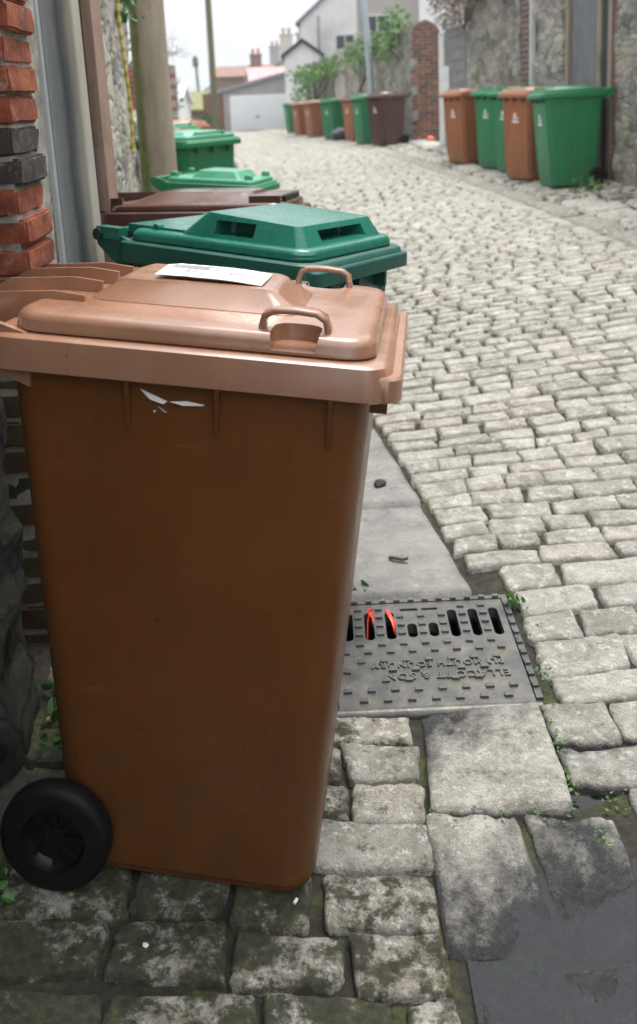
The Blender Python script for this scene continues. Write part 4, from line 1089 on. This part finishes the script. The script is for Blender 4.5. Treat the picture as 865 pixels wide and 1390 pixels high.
def house(name, label, loc, w, d, h, rh, wall, roof, rot=0., axis='X', windows=(), chimneys=(), eav=.2, extra=None):
    """gabled house: ridge along axis; origin = front left-right centre, front at y=0 looking to -y"""
    root = empty(name, loc, (0, 0, rad(rot))); tag(root, label, 'house' if 'garage' not in name else 'garage')
    bm = bmesh.new()
    if axis == 'X': pr = [(0, 0), (d, 0), (d, h), (d/2, h+rh), (0, h)]; mk = lambda s, q: (s*w/2, q[0], q[1])
    else: pr = [(-w/2, 0), (w/2, 0), (w/2, h), (0, h+rh), (-w/2, h)]; mk = lambda s, q: (q[0], d*(s+1)/2, q[1])
    a = [bm.verts.new(mk(-1, q)) for q in pr]; b = [bm.verts.new(mk(1, q)) for q in pr]
    bm.faces.new(a); bm.faces.new(b[::-1])
    for i in range(5): bm.faces.new((a[i], a[(i+1) % 5], b[(i+1) % 5], b[i]))
    for v in bm.verts: v.co.z -= .0 if v.co.z > .01 else 1.2
    obj('wall', bm, wall, root)
    bm = bmesh.new(); t = .14
    if axis == 'X':
        sl = rh/(d/2)
        for s in (-1, 1):
            y0 = d/2+s*(d/2+eav); z0 = h-eav*sl
            l = [(-w/2-.15, y0, z0+.01), (w/2+.15, y0, z0+.01), (w/2+.15, d/2, h+rh+.01), (-w/2-.15, d/2, h+rh+.01)]
            A = [bm.verts.new(p) for p in l]; B = [bm.verts.new((x, y, z+t)) for x, y, z in l]
            bm.faces.new(A); bm.faces.new(B[::-1])
            for i in range(4): bm.faces.new((A[i], A[(i+1) % 4], B[(i+1) % 4], B[i]))
    else:
        sl = rh/(w/2)
        for s in (-1, 1):
            x0 = s*(w/2+eav); z0 = h-eav*sl
            l = [(x0, -.15, z0+.01), (x0, d+.15, z0+.01), (0, d+.15, h+rh+.01), (0, -.15, h+rh+.01)]
            A = [bm.verts.new(p) for p in l]; B = [bm.verts.new((x, y, z+t)) for x, y, z in l]
            bm.faces.new(A); bm.faces.new(B[::-1])
            for i in range(4): bm.faces.new((A[i], A[(i+1) % 4], B[(i+1) % 4], B[i]))
    ro = obj('roof', bm, roof, root)
    for x, z, ww, hh in windows:
        bm = bmesh.new(); box(bm, x-ww/2, x+ww/2, -.05, .05, z, z+hh); f = obj('window', bm, UPVC, root)
        bm = bmesh.new(); box(bm, x-ww/2+.07, x-.03, -.065, .0, z+.07, z+hh-.07); box(bm, x+.03, x+ww/2-.07, -.065, .0, z+.07, z+hh-.07); obj('pane', bm, GLASS, f)
    for x, y, zt, mat in chimneys:
        bm = bmesh.new(); box(bm, x-.45, x+.45, y-.3, y+.3, h*.7, zt); box(bm, x-.52, x+.52, y-.36, y+.36, zt, zt+.12); c = obj('chimney', bm, mat, ro)
        for k in (-.22, .22):
            bm = bmesh.new(); lathe(bm, [(.13, 0), (.11, .4), (.13, .45)], (x+k, y, zt+.12), 10, 'Z'); obj('chimney_pot', bm, POT, ro)
    if extra: extra(root)
    return root
# garage closing the lane
def garage():
    root = empty('garage', (-2.75, 47.5, G(-2.8, 47.5)-.35), (0, 0, rad(4))); tag(root, 'low garage with a wide white door at the bend of the lane', 'garage')
    bm = bmesh.new(); pr = [(-2.45, -1), (2.0, -1), (2.0, 3.1), (-2.45, 2.05)]
    a = [bm.verts.new((x, 0, z)) for x, z in pr]; b = [bm.verts.new((x, 5, z)) for x, z in pr]; bm.faces.new(a); bm.faces.new(b[::-1])
    for i in range(4): bm.faces.new((a[i], a[(i+1) % 4], b[(i+1) % 4], b[i]))
    obj('wall', bm, G_REND, root)
    bm = bmesh.new(); l = [(-2.7, -.2, 2.0), (2.1, -.2, 3.13), (2.1, 5.2, 3.13), (-2.7, 5.2, 2.0)]
    A = [bm.verts.new(p) for p in l]; B = [bm.verts.new((x, y, z+.16)) for x, y, z in l]; bm.faces.new(A); bm.faces.new(B[::-1])
    for i in range(4): bm.faces.new((A[i], A[(i+1) % 4], B[(i+1) % 4], B[i]))
    obj('roof', bm, SLATE, root)
    bm = bmesh.new(); box(bm, -1.35, 1.85, -.06, .05, .0, 2.05); d = obj('door', bm, m_plain('white_door', (.80, .81, .82), .45, .03, 2, 0), root, bevel=.01)
    bm = bmesh.new()
    for k in range(6): box(bm, -1.3+.53*k, -1.3+.53*k+.45, -.075, -.055, .08, 1.95)
    obj('door_panels', bm, m_plain('white_door_panel', (.78, .79, .8), .45, .03, 2, 0), d, bevel=.008)
    bm = bmesh.new(); box(bm, -.1, .1, -.11, -.07, .95, 1.0); obj('handle', bm, BLK, d)
garage()
bm = bmesh.new()
for i in range(5): box(bm, -.42+.17*i, -.42+.17*i+.16, -.02, .02, -.3, 1.75)
box(bm, -.44, .44, .021, .06, .3, .4); box(bm, -.44, .44, .021, .06, 1.3, 1.4)
o = obj('fence_panel', bm, m_wood('brown_fence', (.22, .12, .07), (.13, .07, .045)), bevel=.005); o.location = (-4.05, 39.0, G(-4, 39)); tag(o, 'narrow brown timber fence panel between the telegraph pole and the garage', 'fence')
house('white_outbuilding', 'white gabled outbuilding with a black verge at the end of the right-hand wall', (-.3, 38.6, G(-.5, 38.6)), 1.5, 6, 2.9, .55, W_REND, BLK, 0, 'Y', eav=.12)
house('pink_roofed_house', 'low house with a long pink tiled roof behind the garage', (-.6, 58, -2.3), 5.6, 7, 3.2, 2.3, W_REND, PINK, 10, 'X', windows=((-2, 1.4, 1.1, 1.1),))
house('brick_house', 'brown brick house with one chimney in the distance left of the pink roof', (-5.3, 75, -1.5), 4.4, 5, 4.6, .8, FAR_BR, FAR_BR, 0, 'X', chimneys=((.9, 2.5, 6.3, FAR_BR),), windows=((-1, 2, .9, 1),))
house('cottage', 'small pale cottage in the gap between the mossy roof and the brick house', (-8.3, 85, -2.0), 3.0, 5, 4.0, 1., W_REND, SLATE, 0, 'Y', windows=((0, 1.8, .8, .9),))
house('shed', 'shed with a mossy ochre roof behind the leaning telegraph pole', (-5.9, 55, -1.1), 2.8, 3, 2.0, .9, FAR_BR, OCHRE, 20, 'X')
house('white_shed', 'low white building far down the left side beyond the stone wall', (-7.2, 42, -.9), 2.6, 4, 2.2, .7, W_REND, W_REND, 0, 'X')
house('terraced_house', 'white rendered house back with a drainpipe behind the far row of bins', (2.2, 43, -.3), 5.2, 8, 5.0, 2.2, W_REND, SLATE, -4, 'Y', windows=((-.6, 3.3, .9, 1.1),), chimneys=((.0, 4, 8.3, FAR_BR),))
house('terraced_house', 'beige rendered house back rising over the brick-ended wall', (3.25, 33, .2), 3.2, 8, 7.0, 1.8, B_REND, SLATE, -6, 'X', windows=((-.9, 2.6, 1., 1.3),), chimneys=((.9, 4, 10, FAR_BR),))
house('terraced_house', 'white house back with a brick edge next to the dead creeper', (4.25, 26.5, .4), 2.3, 7, 8.0, 1.8, W_REND, SLATE, -6, 'X', windows=((-.3, 3.4, 1., 1.3),), chimneys=((1.0, 4, 10.8, FAR_BR),))
for i, (x, y, h, m, lab, ch) in enumerate([(.5, 62, 6.0, G_REND, 'grey gabled terrace house with two chimney pots above the white outbuilding', 1), (-.9, 72, 6.6, B_REND, 'pale terrace house further off with a yellowish chimney', 1), (-2.4, 88, 6.6, G_REND, 'hazy grey terrace house with a tall chimney above the pink roof', 1)]):
    house('distant_house', lab, (x+.6, y, -2.9), 4.6, 8, h, 1.5, m, SLATE, -8, 'Y', windows=((0, 2.4, 1, 1.3), (0, 4.4, .9, 1.1)), chimneys=((-1.6, .9, h+2.3, m), (1.5, 5, h+2.2, FAR_BR)))
for x, z0, z1, y, nm in ((.42, -.3, 4.9, 42.78, 'grey drainpipe up the white rendered house'), (1.78, .2, 6.8, 33.0, 'pale double drainpipe at the left corner of the beige house')):
    bm = bmesh.new(); tube(bm, [(0, 0, 0), (0, 0, z1-z0)], .06, 8)
    for k in range(4): box(bm, -.09, .09, -.02, .07, .6+k*1.3, .66+k*1.3)
    o = obj('drainpipe', bm, G_REND, smooth=40); o.location = (x, y, z0); tag(o, nm, 'drainpipe')

# hills
def hills():
    bm = bmesh.new(); k = NT('hill_grass'); p = k.pos()
    col = k.ramp(k.noise(p, .012, 5, .6), [(.35, (.10, .14, .07)), (.5, (.20, .24, .13)), (.65, (.13, .17, .10))]); k.P(Base_Color=col, Roughness=.95)
    rows = []
    for j in range(9):
        t = j/8; y = 420+1100*t
        rows.append([bm.verts.new((-900+30*i, y, -12+t*50*(.72+.35*nz(i*.13, t*2, 3))*sstep(0, .7, t)+6*nz(i*.3, j*.7, 1)*t)) for i in range(61)])
    for a, b in zip(rows, rows[1:]):
        for i in range(60): bm.faces.new((a[i], a[i+1], b[i+1], b[i]))
    struct(obj('hills', bm, k.m, smooth=180), 'pale green hills in the far distance')
hills()

# ------------------------------------------------------------------ weeds and litter
def weed(label, x, y, blobs, size, mat=LEAF, stems=4):
    return plant('weed', label, 'weed', (x, y, G(x, y)-.02), blobs, size, mat, stems, .002, 'weeds growing between the stones')
weed('round-leaved green weed in the dark gap behind the big bin wheel', -.56, 1.86, [((0, 0, .10), (.06, .10, .09), 60), ((.03, .05, .2), (.05, .07, .06), 34), ((-.02, -.08, .06), (.05, .06, .05), 26)], .026)
weed('tall green weed against the brick pier foot behind the big bin', -.60, 2.04, [((0, 0, .12), (.07, .07, .12), 90), ((.02, 0, .30), (.05, .05, .09), 50)], .03)
weed('tiny green weed by the left corner in front of the wheel', -.60, 1.40, [((0, 0, .03), (.05, .04, .025), 26)], .02)
weed('green weed at the far left corner of the drain cover', .02, 2.50, [((0, 0, .035), (.035, .03, .03), 24), ((.05, .0, .02), (.02, .02, .02), 8)], .028)
weed('green weed beside the nearest green bin at the foot of the right-hand wall', 2.75, 9.45, [((.05, 0, .06), (.22, .12, .06), 90)], .05, LEAF2)
weed('sprig of green weed at the right edge of the drain cover', .508, 2.38, [((0, 0, .025), (.02, .035, .02), 18)], .022)
def joint_weeds():
    pts = []
    for x, y in [(.478, 1.66), (.475, 1.72), (.482, 1.80), (.49, 1.88), (.20, 1.615), (.33, 1.618), (.40, 1.618), (.45, 1.615), (.515, 2.05), (.51, 2.2), (.52, 2.3), (.56, 1.63), (.62, 1.58), (.7, 1.62), (.5, 1.56)]:
        for _ in range(R.randint(4, 10)): 
            a, b = x+R.gauss(0, .012), y+R.gauss(0, .018); pts.append((a, b, G(a, b)+.002))
    for _ in range(260):
        y = R.uniform(2.6, 9); x = xg(y)+R.uniform(.3, 2.4)
        if nz(x*.9, y*.7, 9) < .05: continue
        for _ in range(R.randint(4, 9)):
            a, b = x+R.gauss(0, .035), y+R.gauss(0, .02); pts.append((a, b, G(a, b)-.004))
    o = leaves('moss_tufts', pts, .0095, LEAF2, None, 1.5, 2); o['kind'] = 'stuff'; o['label'] = 'tiny green weeds and moss tufts in the joints of the setts'; o['category'] = 'weeds'
joint_weeds()
def pebble(label, x, y, r, mat, name='pebble', cat='pebble', sq=.6, zoff=0.):
    bm = bmesh.new(); bmesh.ops.create_icosphere(bm, subdivisions=2, radius=r)
    sd = R.uniform(0, 40)
    for v in bm.verts: v.co *= 1+.35*nz(v.co.x/r*1.3+sd, v.co.y/r*1.3, v.co.z/r*1.3); v.co.z *= sq; v.co.x *= 1.3
    o = obj(name, bm, mat, smooth=60); o.location = (x, y, G(x, y)+r*sq*.8+zoff); o.rotation_euler = (0, 0, R.uniform(0, 3)); tag(o, label, cat)
    return o
DARKL = m_plain('dark_leaf_litter', (.018, .016, .014), .7, .4, 30, .6, 90)
pebble('small black lump lying on the gutter slab behind the foreground bin', .195, 3.20, .022, DARKL, 'lump', 'litter', .5)
bm = bmesh.new(); strap(bm, [(-.03, 0, .004), (-.01, -.006, .007), (.015, -.008, .005), (.03, -.004, .010)], .006, .003)
o = obj('scrap', bm, DARKL, smooth=60); o.location = (.215, 2.66, G(.21, 2.66)+.002); o.rotation_euler = (0, 0, -.3); tag(o, 'black curled scrap lying on the slab just behind the drain cover', 'litter')
bm = bmesh.new(); tube(bm, [(0, 0, 0), (.010, 0, .0)], .003, 10); o = obj('cigarette_butt', bm, PAPER, smooth=40); o.location = (-.085, 1.40, G(-.085, 1.4)+.008); o.rotation_euler = (0, 0, 1.1); tag(o, 'pale grey cigarette butt on the mossy setts in front of the foreground bin', 'litter')
pebble('flat white chip on the dark moss below the foreground bin', -.33, 1.31, .0045, PAPER, 'chip', 'litter', .3)
RED = m_plain('red_plastic', (.75, .05, .015), .35, .15, 20, 0)
bm = bmesh.new(); strap(bm, [(-.006, -.045, -.03), (-.003, -.01, .0), (.0, .01, .014), (.008, .028, .018), (.006, .035, .008)], .008, .0015)
strap(bm, [(.008, .018, .014), (.012, -.005, .006), (.016, -.03, -.01)], .006, .002)
o = obj('red_strip', bm, RED, smooth=60); o.location = (.245-2.5*.0575, 2.20+.15, -.012); tag(o, 'bright red plastic strip caught in the second slot of the drain cover', 'litter')
bm = bmesh.new(); strap(bm, [(.0, .05, .012), (.004, .03, .012), (.014, .0, .006), (.016, -.03, -.014)], .006, .002)
o = obj('red_strip', bm, RED, smooth=60); o.location = (.245-1.5*.0575-.004, 2.20+.125, -.009); tag(o, 'thinner red plastic strip trailing into the third slot of the drain cover', 'litter')
bm = bmesh.new(); strap(bm, [(-.014, 0, .004), (.0, .004, .008), (.016, 0, .003)], .010, .0012); o = obj('fallen_leaf', bm, m_plain('orange_leaf', (.5, .17, .05), .7), smooth=60); o.location = (.012, 2.435, .004); tag(o, 'orange fallen leaf at the far left corner of the drain cover', 'leaf')
pebble('orange-red scrap lying at the foot of the brick-ended wall', 2.32, 18.6, .07, m_plain('orange_scrap', (.7, .16, .07), .6), 'scrap', 'litter', .8)
# rubbish sack between the far bins
bm = bmesh.new(); bmesh.ops.create_icosphere(bm, subdivisions=3, radius=.22)
for v in bm.verts: v.co *= 1+.25*nz(v.co.x*9, v.co.y*9, v.co.z*9); v.co.z = max(-.15, v.co.z*.8)
o = obj('rubbish_sack', bm, m_plain('dark_sack', (.03, .03, .04), .35, .5, 14, .3, 20), smooth=60); o.location = (.68, 23.4, G(.68, 23.4)+.15); tag(o, 'dark crumpled rubbish sack between the far green and orange brown bins', 'bag')

# ------------------------------------------------------------------ haze
def haze():
    bm = bmesh.new(); box(bm, -950, 950, -12, 2100, -40, 62)
    m = bpy.data.materials.new('haze_air'); m.use_nodes = True; t = m.node_tree; t.nodes.remove(t.nodes['Principled BSDF'])
    pv = t.nodes.new('ShaderNodeVolumePrincipled'); pv.inputs['Color'].default_value = (.9, .93, .96, 1); pv.inputs['Density'].default_value = HAZE
    t.links.new(pv.outputs[0], t.nodes['Material Output'].inputs['Volume'])
    o = obj('haze', bm, m); o['kind'] = 'stuff'; o['label'] = 'pale damp air that fades the far end of the lane'; o['category'] = 'haze'
HAZE = .0011
haze()

# ------------------------------------------------------------------ light, world, camera
w = bpy.data.worlds.new('World'); sc.world = w; w.use_nodes = True; t = w.node_tree
bg = t.nodes['Background']; sky = t.nodes.new('ShaderNodeTexSky'); sky.sky_type = 'NISHITA'; sky.sun_disc = False
SUN_EL, SUN_AZ = 70, 35      # azimuth from +y towards +x
sky.sun_elevation = rad(SUN_EL); sky.sun_rotation = rad(SUN_AZ); sky.air_density = 1.; sky.dust_density = 4.
hs = t.nodes.new('ShaderNodeHueSaturation'); hs.inputs['Saturation'].default_value = .25; t.links.new(sky.outputs[0], hs.inputs['Color'])
tc = t.nodes.new('ShaderNodeTexCoord'); ns = t.nodes.new('ShaderNodeTexNoise'); ns.inputs['Scale'].default_value = 2.2; ns.inputs['Detail'].default_value = 5
t.links.new(tc.outputs['Generated'], ns.inputs['Vector'])
cr = t.nodes.new('ShaderNodeValToRGB'); cr.color_ramp.elements[0].position = .3; cr.color_ramp.elements[0].color = (6.6, 6.9, 7.3, 1); cr.color_ramp.elements[1].position = .7; cr.color_ramp.elements[1].color = (8.2, 8.3, 8.45, 1)
t.links.new(ns.outputs['Fac'], cr.inputs['Fac'])
mx = t.nodes.new('ShaderNodeMix'); mx.data_type = 'RGBA'; mx.inputs[0].default_value = .85; t.links.new(hs.outputs[0], mx.inputs[6])
# overcast sky: the zenith is about three times as bright as the horizon
sp_ = t.nodes.new('ShaderNodeSeparateXYZ'); t.links.new(tc.outputs['Generated'], sp_.inputs[0])
el = t.nodes.new('ShaderNodeMapRange'); el.inputs['From Min'].default_value = .0; el.inputs['From Max'].default_value = 1; el.inputs['To Min'].default_value = .56; el.inputs['To Max'].default_value = 1.45; t.links.new(sp_.outputs[2], el.inputs['Value'])
vm = t.nodes.new('ShaderNodeVectorMath'); vm.operation = 'SCALE'; t.links.new(cr.outputs[0], vm.inputs[0]); t.links.new(el.outputs[0], vm.inputs['Scale']); t.links.new(vm.outputs[0], mx.inputs[7])
t.links.new(mx.outputs[2], bg.inputs['Color']); bg.inputs['Strength'].default_value = .092
sl = bpy.data.lights.new('sun', 'SUN'); sl.energy = 1.5; sl.angle = rad(30); sl.color = (1, .97, .93)
so = bpy.data.objects.new('sun', sl); COL.objects.link(so)
dr = Vector((math.sin(rad(SUN_AZ))*math.cos(rad(SUN_EL)), math.cos(rad(SUN_AZ))*math.cos(rad(SUN_EL)), math.sin(rad(SUN_EL))))
so.rotation_euler = (-dr).to_track_quat('-Z', 'Y').to_euler()

cam = bpy.data.cameras.new('camera'); co = bpy.data.objects.new('camera', cam); COL.objects.link(co); sc.camera = co
F, P_, RO, H = 1264., rad(11), rad(2.2), 1.42
fw = Vector((0, math.cos(P_), -math.sin(P_))); rt = Vector((1, 0, 0)); up = rt.cross(fw)
rt2 = rt*math.cos(RO)-up*math.sin(RO); up2 = up*math.cos(RO)+rt*math.sin(RO)
co.matrix_world = Matrix(((rt2.x, up2.x, -fw.x, 0), (rt2.y, up2.y, -fw.y, 0), (rt2.z, up2.z, -fw.z, H), (0, 0, 0, 1)))
cam.sensor_fit = 'VERTICAL'; cam.sensor_height = 36; cam.sensor_width = 36; cam.lens = 36*F/1390
cam.shift_y = -(695-376)/1390.; cam.shift_x = 0.
cam.clip_start = .05; cam.clip_end = 5000
cam.dof.use_dof = True; cam.dof.focus_distance = 1.9; cam.dof.aperture_fstop = 4.0
sc.view_settings.view_transform = 'Standard'; sc.view_settings.look = 'None'; sc.view_settings.gamma = 1; sc.view_settings.use_curve_mapping = False
sc.view_settings.exposure = 1.42
